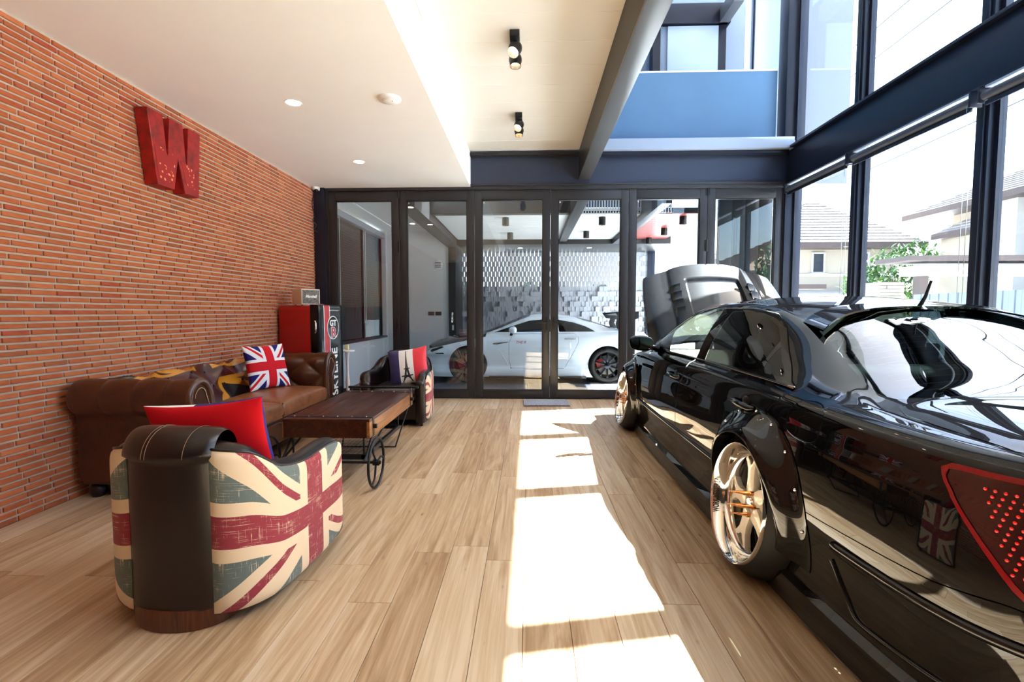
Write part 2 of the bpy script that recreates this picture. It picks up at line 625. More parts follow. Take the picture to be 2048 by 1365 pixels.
o = mb.build('brick_field', M_BRICK, wl, smooth=0, weld=False); o['kind'] = 'stuff'
at = o.data.attributes.new('rnd', 'FLOAT', 'POINT'); at.data.foreach_set('value', rr)

# ---------------------------------------------------------------- rear and void walls, roof
wr = struct('wall_rear', 'unseen wall behind the viewer, made dark to cut bounced light')
MB().box(XL - 0.2, XR + 0.3, YB - 0.2, YB, 0, 6.2).build('wall_panel', P('charcoal_low_bounce', srgb(58, 52, 48), 0.6), wr)  # dark colour chosen so this unseen wall returns little light
BX0, BX1, BZ = 0.675, 0.832, 3.02      # steel joist beside the raised ceiling
wv = struct('wall_void', 'upper storey wall over the steel joist')
MB().box(BX0 + 0.02, BX1 - 0.02, YB, 7.8, RAIS + 0.12, 6.0).build('wall_panel', M_UPPER, wv)
roof = struct('ceiling_void', 'roof over the double-height glazed side')
MB().box(BX0 - 0.4, XR + 0.32, YB - 0.2, YD + 0.2, 6.0, 6.25).build('roof_slab', M_CEIL, roof)

# ---------------------------------------------------------------- ceilings
ceil = struct('ceiling', 'cream plaster ceiling, lower over the sofas and boarded higher in the middle')
MB().box(XL - 0.15, -0.80, YB, YD + 0.06, CEIL, RAIS + 0.1).build('lower_ceiling', M_CEIL, ceil)
MB().box(-0.80, BX0 + 0.1, YB, YD, RAIS + 0.012, RAIS + 0.12).build('ceiling_backing', M_CEIL, ceil)
y = YD - 0.10
pm = MB().box(-0.735, 0.735, -0.1865, 0.1865, 0.0, 0.012).mesh('ceiling_panel', smooth=0, bevel=0.003, seg=1); pm.materials.append(M_PANEL)
while y > YB + 0.3:
    obj_of(pm, 'ceiling_panel', ceil, (-0.063, y - 0.1875, RAIS)); y -= 0.375

# ---------------------------------------------------------------- steelwork
def ibeam_x(mb, x0, x1, yc, z0, z1, w, tf=0.025, tw=0.014):
    mb.box(x0, x1, yc - w / 2, yc + w / 2, z0, z0 + tf); mb.box(x0, x1, yc - w / 2, yc + w / 2, z1 - tf, z1); mb.box(x0, x1, yc - tw / 2, yc + tw / 2, z0 + tf, z1 - tf)


def ibeam_y(mb, y0, y1, xc, z0, z1, w, tf=0.025, tw=0.014):
    mb.box(xc - w / 2, xc + w / 2, y0, y1, z0, z0 + tf); mb.box(xc - w / 2, xc + w / 2, y0, y1, z1 - tf, z1); mb.box(xc - tw / 2, xc + tw / 2, y0, y1, z0 + tf, z1 - tf)


t = struct('trim_1', 'grey steel joist running along the raised ceiling edge')
MB().box(BX0, BX1, YB, YD - 0.02, BZ, BZ + 0.022).build('bottom_flange', P('joist_paint', srgb(62, 60, 59), 0.3, spec=0.5), t, bevel=0.002)
MB().box(BX0 + 0.004, BX0 + 0.022, YB, YD - 0.02, BZ + 0.022, RAIS + 0.012).build('web', M_STEEL_WARMLIT, t)
MB().box(BX0 + 0.022, BX1 - 0.01, YB, YD - 0.02, RAIS - 0.01, RAIS + 0.12).build('top_flange', M_STEEL_WARMLIT, t)
t = struct('trim_2', 'dark steel beam over the glass doors')
MB().box(XL, XR, YD - 0.005, YD + 0.16, 2.97, 3.38).build('web', P('door_beam_skylit', srgb(40, 49, 70), 0.4), t)  # web colour carries the blue skylight that falls on this beam
MB().box(-0.80, BX0 + 0.02, YD - 0.09, YD - 0.005, 3.345, 3.385).build('top_flange', M_STEEL_WARMLIT, t)
MB().box(BX1 - 0.02, XR - 0.06, YD - 0.10, YD - 0.005, 3.335, 3.375).build('ledge_soffit', M_STEEL, t)
MB().box(BX1 - 0.10, XR - 0.02, YD - 0.16, YD + 0.1, 3.375, 3.52).build('ledge', P('ledge_paint', srgb(150, 164, 184), 0.35), t, bevel=0.004)
t = struct('trim_3', 'navy steel beam crossing the glazed side wall')
mb = MB(); ibeam_y(mb, YB, YD, 3.52, 2.905, 3.41, 0.20, 0.028, 0.10); mb.build('beam', M_STEEL, t, bevel=0.003)
t = struct('trim_4', 'navy steel corner post beside the doors')
MB().box(XL - 0.05, -2.83, YD - 0.06, YD + 0.14, 0, 2.97).build('post', M_STEEL, t, bevel=0.004)
t = struct('trim_5', 'navy steel corner post by the glazed wall')
MB().box(3.44, 3.66, YD - 0.05, YD + 0.14, 0, 2.95).box(3.42, 3.68, YD - 0.03, YD + 0.2, 3.52, 6.0).build('post', M_STEEL, t, bevel=0.004)

# ---------------------------------------------------------------- glazed right side
MY = [5.41, 3.95, 2.49, 1.03, -0.43]
bounds = [YD - 0.05] + MY
wrt = struct('wall_sun_block', 'unseen solid wall added beside the viewer to block sun')
MB().box(3.5, 3.64, YB, MY[-1] - 0.05, 0, 6.0).build('wall_panel', M_WALLW, wrt)  # added out of view, closing glazed bays to hold back light
wn = 0
for lv, (z0, z1) in enumerate(((0.03, 2.905), (3.41, 6.0))):
    for i in range(len(bounds) - 1):
        ya, yb = bounds[i + 1] + 0.055, bounds[i] - (0.055 if i else 0.0)
        wn += 1
        w = struct('window_%d' % wn, ('tall clear pane beside the car' if lv == 0 else 'upper clear pane of the double-height side'))
        f = 0.035
        mb = MB()
        mb.box(3.545, 3.60, ya, yb, z0, z0 + f).box(3.545, 3.60, ya, yb, z1 - f, z1).box(3.545, 3.60, ya, ya + f, z0 + f, z1 - f).box(3.545, 3.60, yb - f, yb, z0 + f, z1 - f)
        mb.build('window_frame', M_STEEL, w)
        MB().box(3.568, 3.576, ya + f, yb - f, z0 + f, z1 - f).build('pane', M_GLASS, w)
n_ = 6
for lv, (z0, z1) in enumerate(((0.0, 2.905), (3.41, 6.0))):
    for ym in MY:
        t = struct('trim_%d' % n_, 'navy mullion of the glazed side'); n_ += 1
        mb = MB().box(3.50, 3.62, ym - 0.055, ym + 0.055, z0, z1).box(3.48, 3.50, ym - 0.03, ym + 0.03, z0, z1)
        mb.build('mullion', M_STEEL, t, bevel=0.003)

# ---------------------------------------------------------------- folding glass doors
DX = [-2.80, -1.800, -0.752, 0.300, 1.368, 2.430, 3.44]
t = struct('trim_%d' % n_, 'aluminium head track over the folding doors'); n_ += 1
MB().box(-2.83, 3.46, YD - 0.03, YD + 0.09, 2.90, 2.97).box(-2.83, 3.46, YD - 0.045, YD - 0.03, 2.95, 2.975).build('head_track', M_FRAME, t, bevel=0.003)
MB().box(-2.83, 3.46, YD + 0.0, YD + 0.09, -0.02, 0.018).build('sill_track', M_FRAME, t, bevel=0.002)
MB().box(-2.83, -2.79, YD - 0.02, YD + 0.08, 0.0, 2.9).build('jamb', M_FRAME, t)
MB().box(3.43, 3.46, YD - 0.02, YD + 0.08, 0.0, 2.9).build('jamb', M_FRAME, t)
for i in range(6):
    d = struct('door_%d' % (i + 1), 'glazed folding door leaf with a dark aluminium frame')
    xa, xb = DX[i] + 0.004, DX[i + 1] - 0.004
    s = 0.098; zb, zt = 0.02, 2.90
    y0, y1 = YD - 0.005, YD + 0.055
    MB().box(xa, xa + s, y0, y1, zb, zt).build('stile', M_FRAME, d, bevel=0.003)
    MB().box(xb - s, xb, y0, y1, zb, zt).build('stile', M_FRAME, d, bevel=0.003)
    MB().box(xa + s, xb - s, y0, y1, zb, zb + 0.10).build('rail', M_FRAME, d, bevel=0.003)
    MB().box(xa + s, xb - s, y0, y1, zt - 0.13, zt).build('rail', M_FRAME, d, bevel=0.003)
    mb = MB()
    for (p, q, r0, r1) in ((xa + s, xa + s + 0.012, zb + 0.1, zt - 0.13), (xb - s - 0.012, xb - s, zb + 0.1, zt - 0.13)):
        mb.box(p, q, y0 + 0.012, y1 - 0.012, r0, r1)
    mb.box(xa + s, xb - s, y0 + 0.012, y1 - 0.012, zb + 0.10, zb + 0.112).box(xa + s, xb - s, y0 + 0.012, y1 - 0.012, zt - 0.142, zt - 0.13)
    mb.build('glazing_bead', M_BLACK, d)
    MB().box(xa + s, xb - s, YD + 0.022, YD + 0.030, zb + 0.10, zt - 0.13).build('pane', M_GLASSD, d)
    for sx, sg in ((xa + s + 0.03, 1),):
        MB().boxc((sx, YD + 0.0205, zt - 0.165), (0.018, 0.002, 0.022)).build('glass_mark', P('etched', srgb(200, 205, 205), 0.6), d)
    if i in (0, 4):
        for zz in (0.35, 2.05, 2.80):
            MB().cyl((xb, y0 - 0.008, zz), (xb, y0 - 0.008, zz + 0.16), 0.011, n=10).box(xb - 0.028, xb + 0.028, y0 - 0.006, y0, zz + 0.01, zz + 0.15).build('hinge', M_BLACK, d)
    if i in (2, 3):
        sg = 1 if i == 2 else -1
        hx = (xb - 0.045) if i == 2 else (xa + 0.045)
        h = MB().box(hx - 0.016, hx + 0.016, y0 - 0.008, y0, 0.93, 1.16).build('handle_plate', M_BLACK, d, bevel=0.003)
        MB().cyl((hx, y0 - 0.008, 1.08), (hx, y0 - 0.05, 1.08), 0.009, n=12).tube([(hx, y0 - 0.05, 1.08), (hx - sg * 0.03, y0 - 0.052, 1.08), (hx - sg * 0.14, y0 - 0.05, 1.078)], 0.009, 10).build('lever', M_DARKMETAL, h)
        if i == 2: MB().cyl((hx, y0 - 0.008, 0.985), (hx, y0 - 0.016, 0.985), 0.011, n=14).build('lock', M_CHROME, h)
    if i == 0:
        h = MB().box(xb - 0.055, xb - 0.025, y0 - 0.012, y0, 0.94, 1.14).build('latch_handle', M_BLACK, d, bevel=0.004)
        MB().cyl((xb - 0.04, y0 - 0.012, 1.0), (xb - 0.035, y0 - 0.03, 0.86), 0.008, n=8).build('pull', M_BLACK, h)

# ---------------------------------------------------------------- leather and cloth
def leather(name, dark, mid, light, rough=0.34, worn=0.5, scale=5.0, coat=0.15):
    m, nt, b = new_mat(name)
    c0 = coords(nt)
    n = noise(nt, scale, 6, 0.65, c0, 0.6)
    n2 = noise(nt, 1.0, 4, 0.7, coords(nt, 'Object', (60, 9, 60), rot=(0.3, 0.4, 0.5)), 2.0)
    v = Nd(nt, n.outputs[0]) * 0.7 + Nd(nt, n2.outputs[0]) * 0.3
    nt.links.new(ramp(nt, v.k, [(0.34, dark), (0.5, mid), (0.52 + 0.25 * (1 - worn), mid), (0.72, light)]), b.inputs['Base Color'])
    b.inputs['Roughness'].default_value = rough
    b.inputs['Specular IOR Level'].default_value = 0.45
    b.inputs['Coat Weight'].default_value = coat
    b.inputs['Coat Roughness'].default_value = 0.25
    n3 = noise(nt, 220, 3, 0.6, c0)
    v3 = Nd(nt, n3.outputs[0]) * 0.4 + Nd(nt, n.outputs[0])
    bump(nt, b, v3.k, 0.18, 0.006)
    return m


M_LBROWN = leather('brown_leather', srgb(46, 22, 12), srgb(74, 38, 21), srgb(122, 74, 44), 0.3, 0.6, 5.0, 0.35)
M_LSEAT = leather('worn_tan_leather', srgb(92, 52, 30), srgb(132, 82, 50), srgb(176, 126, 90), 0.36, 0.8, 6.0, 0.15)
M_LDARK = leather('oxblood_leather', srgb(13, 6, 6), srgb(22, 10, 10), srgb(38, 20, 19), 0.3, 0.3, 4.0, 0.12)
M_LEGDARK = P('dark_bun_wood', srgb(24, 14, 10), 0.35)
M_SCROLL = P('scroll_leather', srgb(62, 32, 19), 0.6, spec=0.15, var=0.2, vscale=12)
M_NAIL = P('antique_brass_nail', srgb(190, 170, 140), 0.25, 1.0)
M_SOFAFLAG = union_flag('leather_flag_print', 2.0, srgb(20, 20, 22), srgb(196, 132, 34), srgb(66, 22, 20), 0.3, warp=0.03, coat=0.3, spec=0.5, cv=0.60, sv=2.3, flip=-1.0)
M_LINEN = union_flag('linen_flag_print', 1.25, srgb(98, 110, 106), srgb(222, 200, 168), srgb(144, 54, 64), 0.9, ww=1.3, worn=0.13, weave=0.5, cu=0.60, cv=0.50, su=2.0, sv=2.0, spec=0.15)
RED_, WHITE_, BLUE_ = srgb(206, 26, 38), srgb(238, 238, 240), srgb(34, 32, 110)
M_UKCUSH = union_flag('cushion_flag_print', 1.0, BLUE_, WHITE_, RED_, 0.8, worn=0.0, weave=0.3, spec=0.2)
M_REDCLOTH = P('red_cloth', srgb(200, 12, 24), 0.8, spec=0.2, bmp=0.1, bscale=300)


def star_print():
    m, nt, b = new_mat('stars_and_stripes_print')
    x, y = uv_xy(nt, 0.0, 0.0, 1.0, 1.0)
    st = (y * 6.5).frac().lt(0.5)
    c = mixc(nt, st, RED_, WHITE_)
    fx, fy = (x * 9.0).frac() - 0.5, (y * 9.0).frac() - 0.5
    star = (fx.abs() + fy.abs()).lt(0.32)
    cb = mixc(nt, star, BLUE_, WHITE_)
    c = mixc(nt, x.lt(0.58), c, cb)
    nt.links.new(c, b.inputs['Base Color']); b.inputs['Roughness'].default_value = 0.8
    return m


def tower_print():
    m, nt, b = new_mat('tricolour_tower_print')
    x, y = uv_xy(nt, 0.0, 0.0, 1.0, 1.0)
    c = mixc(nt, x.gt(0.30), srgb(30, 30, 86), srgb(232, 228, 222))
    c = mixc(nt, x.gt(0.66), c, srgb(214, 24, 42))
    cx = (x - 0.48).abs()
    w = ((y * -3.6).op('EXPONENT')) * 0.155 + 0.006
    tower = cx.lt(w) * y.gt(0.05) * y.lt(0.93)
    arch = (cx * cx * 60.0 + (y - 0.06) * 5.2).lt(0.62) * y.lt(0.2)
    leg = cx.lt(w - 0.05) * y.gt(0.245) * y.lt(0.40)
    lat = ((x * 60.0).frac().lt(0.22) * (y * 40.0).frac().lt(0.5)) * y.gt(0.43)
    tower = tower * (arch * -1.0 + 1.0) * (leg * -1.0 + 1.0) * (lat * -1.0 + 1.0)
    deck = (cx.lt(0.145) * y.gt(0.205) * y.lt(0.24)).max(cx.lt(0.075) * y.gt(0.40) * y.lt(0.425))
    c = mixc(nt, tower.max(deck), c, srgb(24, 22, 24))
    nt.links.new(c, b.inputs['Base Color']); b.inputs['Roughness'].default_value = 0.55
    b.inputs['Sheen Weight'].default_value = 0.2
    return m


def pillow(name, label, w, h, t, M, mats, seed=0, group=None):
    mb = MB()
    r_ = random.Random(seed); ph = [r_.uniform(0, 6.28) for _ in range(6)]
    def face(s):
        def f(a, b):
            u, v = 2 * a - 1, 2 * b - 1
            u, v = math.sin(u * PI / 2), math.sin(v * PI / 2)
            x = w / 2 * u * (1 - 0.075 * (1 - v * v) * abs(u)); y = h / 2 * v * (1 - 0.075 * (1 - u * u) * abs(v))
            e = max(0, (1 - u * u) * (1 - v * v))
            wr = 0.05 * (math.sin(9 * u + ph[0] + 3 * v) * abs(v) ** 3 + math.sin(11 * v + ph[1] - 2 * u) * abs(u) ** 3)
            return (x, y, s * t / 2 * (e ** 0.42) * (1 + wr))
        return f
    n = 36
    mb.grid(face(1), n, n, M=M)
    mb.mi = 1
    mb.grid(face(-1), n, n, M=M)
    mb.uv = [((math.sin((2 * a - 1) * PI / 2) + 1) / 2, (math.sin((2 * b - 1) * PI / 2) + 1) / 2) for a, b in mb.uv]
    # front cloth wraps round the seam
    for i, f in enumerate(mb.f):
        if mb.m[i] == 1:
            k = i - n * n; a, b = k // n, k % n
            if min(a, b, n - 1 - a, n - 1 - b) < 1: mb.m[i] = 0
    o = mb.build(name, mats, None, smooth=180)
    return tag(o, label, 'cushion', group)


def cushion_box(mb, x0, x1, y0, y1, z0, z1, n=9, crown=0.02, N=20):
    cx, cy, cz = (x0 + x1) / 2, (y0 + y1) / 2, (z0 + z1) / 2
    hx, hy, hz = (x1 - x0) / 2, (y1 - y0) / 2, (z1 - z0) / 2
    for s in (1, -1):
        def f(a, b):
            u, v = math.sin((2 * a - 1) * PI / 2), math.sin((2 * b - 1) * PI / 2)
            e = max(0, (1 - abs(u) ** n)) ** (1 / n * 1.6) * max(0, (1 - abs(v) ** n)) ** (1 / n * 1.6)
            return (cx + hx * u, cy + hy * v, cz + s * (hz * e + (crown * (1 - u * u) * (1 - v * v) if s > 0 else 0)))
        mb.grid(f, N, N)
    return mb


def sweep_profile(prof, n_along, place, tuft=None, uvflip=False, nv=64):
    """prof: list of 2D points; place(t, (a, z)) -> 3D; tuft(t, s, L) -> outward displacement"""
    pts = bez(prof, 10)
    ds = [0]
    for i in range(1, len(pts)): ds.append(ds[-1] + math.dist(pts[i], pts[i - 1]))
    L = ds[-1]
    A = np.array(pts); D = np.array(ds)
    def at(s): return np.interp(s, D, A[:, 0]), np.interp(s, D, A[:, 1])
    def fn(u, v):
        s = v * L
        a, z = at(s)
        a2, z2 = at(min(s + 0.004, L)); a1, z1 = at(max(s - 0.004, 0))
        tx, tz = a2 - a1, z2 - z1; l = math.hypot(tx, tz) or 1
        nx, nz = -tz / l, tx / l
        d = tuft(u, s, L) if tuft else 0
        return place(u, (a + nx * d, z + nz * d))
    return fn, L, at


def diamonds(p, q, amp):
    a, b = p + q, p - q
    return amp * (abs(math.sin(PI * a)) * abs(math.sin(PI * b))) ** 0.6


# ---------------------------------------------------------------- chesterfield sofa
def make_sofa():
    t = thing('chesterfield_sofa', 'brown leather tufted sofa with rolled arms along the brick wall', 'sofa', (-2.52, 4.06, 0))
    H = 1.13
    # back
    prof = [(-0.13, 0.34), (-0.17, 0.48), (-0.20, 0.60), (-0.215, 0.68), (-0.26, 0.752), (-0.325, 0.778), (-0.385, 0.752), (-0.42, 0.69), (-0.405, 0.62), (-0.40, 0.50), (-0.40, 0.12)]
    L0 = 0.62
    def tf(u, s, L):
        if s > L0: return 0
        f = min(1, s / 0.08) * min(1, (L0 - s) / 0.12)
        return diamonds((u - 0.5) * 2.0 / 0.40, s / 0.30 + 0.15, 0.045) * f
    fn, L, at = sweep_profile(prof, 0, lambda u, p: (p[0], (u - 0.5) * 2.08, p[1]), tf)
    mb = MB(); mb.grid(fn, 200, 110)
    back = mb.build('backrest', M_SOFAFLAG, t, smooth=180)
    # v runs along the profile; keep the print on front and roll only
    uvd = back.data.uv_layers[0].data
    arr = np.empty(len(uvd) * 2, dtype=np.float32); uvd.foreach_get('uv', arr)
    arr[1::2] = np.minimum(arr[1::2] * L / L0, 1.0)
    uvd.foreach_set('uv', arr)
    mb = MB()
    for iy in range(-4, 6):
        for k in range(3):
            p = iy * 0.5 + (0.25 if k % 2 else 0) ; q = k * 0.5 + 0.0
            s = (0.5 * (k + 1) - 0.15) * 0.30; u = 0.5 + (iy * 0.5 + 0.25 * 0) * 0.40 / 2.0 + (0.25 * 0.40 / 2.0 * 2 if (k + 1) % 2 else 0) * 0.5 * 2
            if 0.02 < u < 0.98 and 0.05 < s < L0 - 0.08:
                a = fn(u, s / L); mb.sph(a, 0.011, 8, 6)
    if mb.v: o = mb.build('tuft_buttons', M_LEGDARK, t, smooth=180); o['kind'] = 'stuff'
    # arms
    ap = [(0, 0.30), (-0.004, 0.46), (0.0, 0.58), (0.018, 0.685), (0.058, 0.752), (0.11, 0.776), (0.165, 0.762), (0.207, 0.715), (0.215, 0.655), (0.195, 0.600), (0.165, 0.572), (0.152, 0.53), (0.15, 0.40), (0.15, 0.12)]
    for sg in (-1, 1):
        def place(u, p, sg=sg): return (-0.40 + u * 0.80, sg * (0.915 + p[0]), p[1])
        def tf2(u, s, L, sg=sg):
            x = u * 0.80
            if s < 0.46:
                f = min(1, s / 0.08) * min(1, (0.46 - s) / 0.06) * min(1, (1 - u) / 0.12)
                return diamonds(x / 0.38, s / 0.30 + 0.15, 0.045) * f
            if s < 0.86:
                f = min(1, (s - 0.46) / 0.08) * min(1, (0.86 - s) / 0.06)
                return 0.016 * (abs(math.sin(PI * x / 0.21)) ** 0.35) * f
            return 0
        fn, L, at = sweep_profile(ap, 0, place, tf2)
        mb = MB(); mb.grid(fn, 100, 110)
        arm = mb.build('arm', M_LBROWN, t, smooth=180)
        ring = [at(L * k / 60) for k in range(61)]
        poly = [(sg * (0.915 + a), z) for a, z in ring]
        MB().prism(poly, 0.385, 0.402, 'x').build('arm_front', M_SCROLL, arm, smooth=30)
        MB().tube([(0.395, y_, z_) for y_, z_ in poly[:50]], 0.024, 10).build('arm_piping', M_LBROWN, arm, smooth=180)
        mb = MB()
        cy_, cz_ = sg * (0.915 + 0.105), 0.655
        path = []
        for k in range(0, 40):
            a, z = at(0.03 + 0.0165 * k)
            y_ = sg * (0.915 + a); d = math.hypot(y_ - cy_, z - cz_)
            if z > 0.56: path.append((cy_ + (y_ - cy_) * (1 - 0.045 / max(d, .05)), cz_ + (z - cz_) * (1 - 0.045 / max(d, .05))))
            else: path.append((sg * (0.915 + a + 0.045), z))
        for y_, z_ in path: mb.sph((0.405, y_, z_), 0.0048, 6, 4)
        o = mb.build('nail_heads', M_NAIL, arm, smooth=180); o['kind'] = 'stuff'
    # base and cushions
    MB().box(-0.40, 0.37, -1.05, 1.05, 0.09, 0.31).build('frame', M_LBROWN, t, bevel=0.015)
    mb = MB()
    for k in range(6):
        y0 = -0.92 + k * 1.84 / 6
        cushion_box(mb, 0.355, 0.405, y0 + 0.004, y0 + 1.84 / 6 - 0.004, 0.11, 0.285, 8, 0.0, 12)
    mb.build('front_rail', M_LBROWN, t, smooth=60)
    for k in (0, 1):
        mb = MB(); cushion_box(mb, -0.19, 0.41, -0.915 + k * 0.918, 0.0 + k * 0.918, 0.295, 0.455, 9, 0.03, 24)
        c = mb.build('seat_cushion', M_LSEAT, t, smooth=180)
        y0, y1 = -0.905 + k * 0.918, -0.008 + k * 0.918
        MB().tube([(0.395, y0, 0.432), (0.395, y1, 0.432)], 0.006, 8).tube([(0.398, y0, 0.315), (0.398, y1, 0.315)], 0.006, 8).build('seam_piping', M_LSEAT, c)
    for sx in (-0.34, 0.33):
        for sy in (-1.0, 1.0):
            MB().lathe([(0.0, 0.0), (0.035, 0.0), (0.05, 0.03), (0.048, 0.06), (0.03, 0.09), (0, 0.09)], 16, Matrix.Translation((sx, sy, 0))).build('leg', M_LEGDARK, t, smooth=60)
    return t


make_sofa()

# ---------------------------------------------------------------- tub armchairs
def make_armchair(name, label, loc, rotz, flip=1):
    t = thing(name, label, 'armchair', loc, rotz, 'flag-sided club armchairs')
    half = [(0.335, 0.40), (0.350, 0.30), (0.352, 0.10), (0.345, -0.10), (0.32, -0.24), (0.255, -0.335), (0.16, -0.375), (0.0, -0.388)]
    full = half + [(-x, y) for x, y in reversed(half[:-1])]
    path = np.array(bez(full, 12)); n = len(path)
    seg = np.r_[0, np.cumsum(np.linalg.norm(np.diff(path, axis=0), axis=1))]; seg /= seg[-1]
    tan = np.gradient(path, axis=0); tan /= np.linalg.norm(tan, axis=1)[:, None]
    nor = np.stack([tan[:, 1], -tan[:, 0]], 1)   # outward
    if np.dot(nor[n // 2], (0, -1)) < 0: nor = -nor
    def at(u):
        return (np.array([np.interp(u, seg, path[:, 0]), np.interp(u, seg, path[:, 1])]), np.array([np.interp(u, seg, nor[:, 0]), np.interp(u, seg, nor[:, 1])]))
    hp = pchip([0, 0.03, 0.10, 0.20, 0.28, 0.36, 0.5, 0.64, 0.72, 0.80, 0.90, 0.97, 1], [0.50, 0.565, 0.585, 0.575, 0.60, 0.70, 0.735, 0.70, 0.60, 0.575, 0.585, 0.565, 0.50])
    TH = 0.10
    def shell(u, v):
        p, q = at(u); h = float(hp(u))
        th = TH * (1.0 if 0.05 < u < 0.95 else 1.0)
        r_ = th / 2
        # section from inner bottom over the top to outer bottom
        if v < 0.35: k = v / 0.35; d, z = -th, 0.16 + (h - r_ - 0.16) * k
        elif v < 0.65:
            k = (v - 0.35) / 0.30; a = PI * (1 - k); d, z = -r_ + r_ * math.cos(a), h - r_ + r_ * math.sin(a)
        else: k = (v - 0.65) / 0.35; d, z = 0.0, h - r_ - (h - r_ - 0.05) * k
        w = p + q * d
        return (w[0], w[1], z)
    mb = MB(); mb.grid(shell, 110, 46)
    sh = mb.build('shell', M_LDARK, t, smooth=180)
    # arm fronts
    for u in (0.0, 1.0):
        p, q = at(u); h = float(hp(u)); sx = 1 if p[0] > 0 else -1
        mb = MB()
        c = p - q * TH / 2
        mb.sph((0, 0, 0), (0.050, 0.035, 0.05), 14, 10, Matrix.Translation((c[0], c[1] + 0.0, h - 0.05)))
        mb.lathe([(0.0, 0.05), (0.050, 0.05), (0.0505, h - 0.05), (0.0, h - 0.045)], 18, Matrix.Translation((c[0], c[1], 0)) @ Matrix.Diagonal((1, 0.7, 1, 1)))
        mb.build('arm_front', M_LDARK, sh, smooth=60)
    # linen side panels, standing proud of the leather
    for k, (ua, ub) in enumerate(((0.012, 0.418), (0.988, 0.582))):
        def panel(u, v, ua=ua, ub=ub):
            # u: from the rear edge to the front edge
            uu = ub + (ua - ub) * u
            p, q = at(uu); h = float(hp(uu)) - 0.022
            zlo = 0.05 + 0.05 * max(0, (u - 0.8) / 0.2) ** 2
            e = (1 - (2 * u - 1) ** 20) * (1 - (2 * v - 1) ** 20)
            w = p + q * (0.003 + 0.016 * e)
            return (w[0], w[1], zlo + (h - zlo) * v)
        mb = MB(); mb.grid(panel, 60, 40)
        pn = mb.build('linen_side', M_LINEN, t, smooth=180)
        ed = [panel(i / 30, 1.0) for i in range(31)]
        MB().tube([(a, b, c + 0.0) for a, b, c in ed], 0.006, 6).build('top_piping', M_LDARK, pn, smooth=180)
    # padded leather spine at the back
    def spine(u, v):
        a = (u - 0.5) * 2
        x = 0.185 * a; bulge = 0.055 * math.sqrt(max(0, 1 - abs(a) ** 3.2))
        s = v
        if s < 0.62: z = 0.075 + (0.66 - 0.075) * s / 0.62; y = -0.372 - bulge
        else:
            k = (s - 0.62) / 0.38; an = k * PI
            ry = 0.072 + bulge * 0.75; y = -0.33 - (ry) * math.cos(an) + 0.0; z = 0.66 + (0.095 + bulge * 0.35) * math.sin(an)
            if k == 0: y = -0.372 - bulge
        y += 0.03 * a * a
        return (x, y, z)
    mb = MB(); mb.grid(spine, 30, 60)
    sp = mb.build('back_spine', M_LDARK, t, smooth=180)
    mth_ = P('tan_thread', srgb(120, 92, 70), 0.7)
    for a in (0.36, 0.40, 0.78):
        MB().tube([Vector(spine(a, 0.62 + 0.36 * k / 24)) + V(0, -0.001, 0.001) for k in range(25)], 0.0014, 5).build('stitching', mth_, sp)
    # plinth, seat, legs
    pl = [(0.20 * math.cos(a) * 1.0, -0.30 - 0.135 * math.sin(a)) for a in np.linspace(0, PI, 20)] + [(-0.20, -0.22), (0.20, -0.22)]
    MB().prism(pl, 0.0, 0.085, 'z').build('plinth', M_LEGWOOD, t, smooth=40, bevel=0.006)
    MB().box(-0.26, 0.26, -0.28, 0.37, 0.07, 0.27).build('seat_frame', M_LDARK, t, bevel=0.02)
    mb = MB(); cushion_box(mb, -0.245, 0.245, -0.25, 0.39, 0.27, 0.41, 9, 0.025, 20)
    mb.build('seat_cushion', M_LDARK, t, smooth=180)
    for sx in (-0.29, 0.29):
        MB().cyl((sx, 0.35, 0.0), (sx, 0.35, 0.10), 0.020, 0.028, 4).build('leg', M_LEGWOOD, t)
    return t


make_armchair('club_armchair', 'near armchair seen from behind, linen flag sides and dark leather back', (-1.365, 2.155, 0), R(-3))
make_armchair('club_armchair', 'far armchair facing the viewer in front of the glass doors', (-1.46, 5.42, 0), R(180 + 4))

# cushions
pillow('flag_cushion', 'square cushion with a bright crossed flag on the long sofa', 0.44, 0.44, 0.15,
       Matrix.Translation((-2.545, 4.60, 0.69)) @ Matrix.Rotation(R(66), 4, 'Z') @ Matrix.Rotation(R(76), 4, 'X'), [M_UKCUSH, M_REDCLOTH], 1, 'scatter cushions')
pillow('star_cushion', 'red-backed cushion with a star print edge on the near armchair', 0.51, 0.46, 0.15,
       Matrix.Translation((-1.405, 2.10, 0.61)) @ Matrix.Rotation(R(184), 4, 'Z') @ Matrix.Rotation(R(4.5), 4, 'Y') @ Matrix.Rotation(R(76), 4, 'X'), [star_print(), M_REDCLOTH], 2, 'scatter cushions')
pillow('tricolour_cushion', 'blue white and red cushion printed with an iron tower on the far armchair', 0.45, 0.44, 0.15,
       Matrix.Translation((-1.36, 5.42, 0.60)) @ Matrix.Rotation(R(4), 4, 'Z') @ Matrix.Rotation(R(-9), 4, 'Y') @ Matrix.Rotation(R(68), 4, 'X'), [tower_print(), P('navy_cloth', srgb(30, 30, 90), 0.7)], 3, 'scatter cushions')

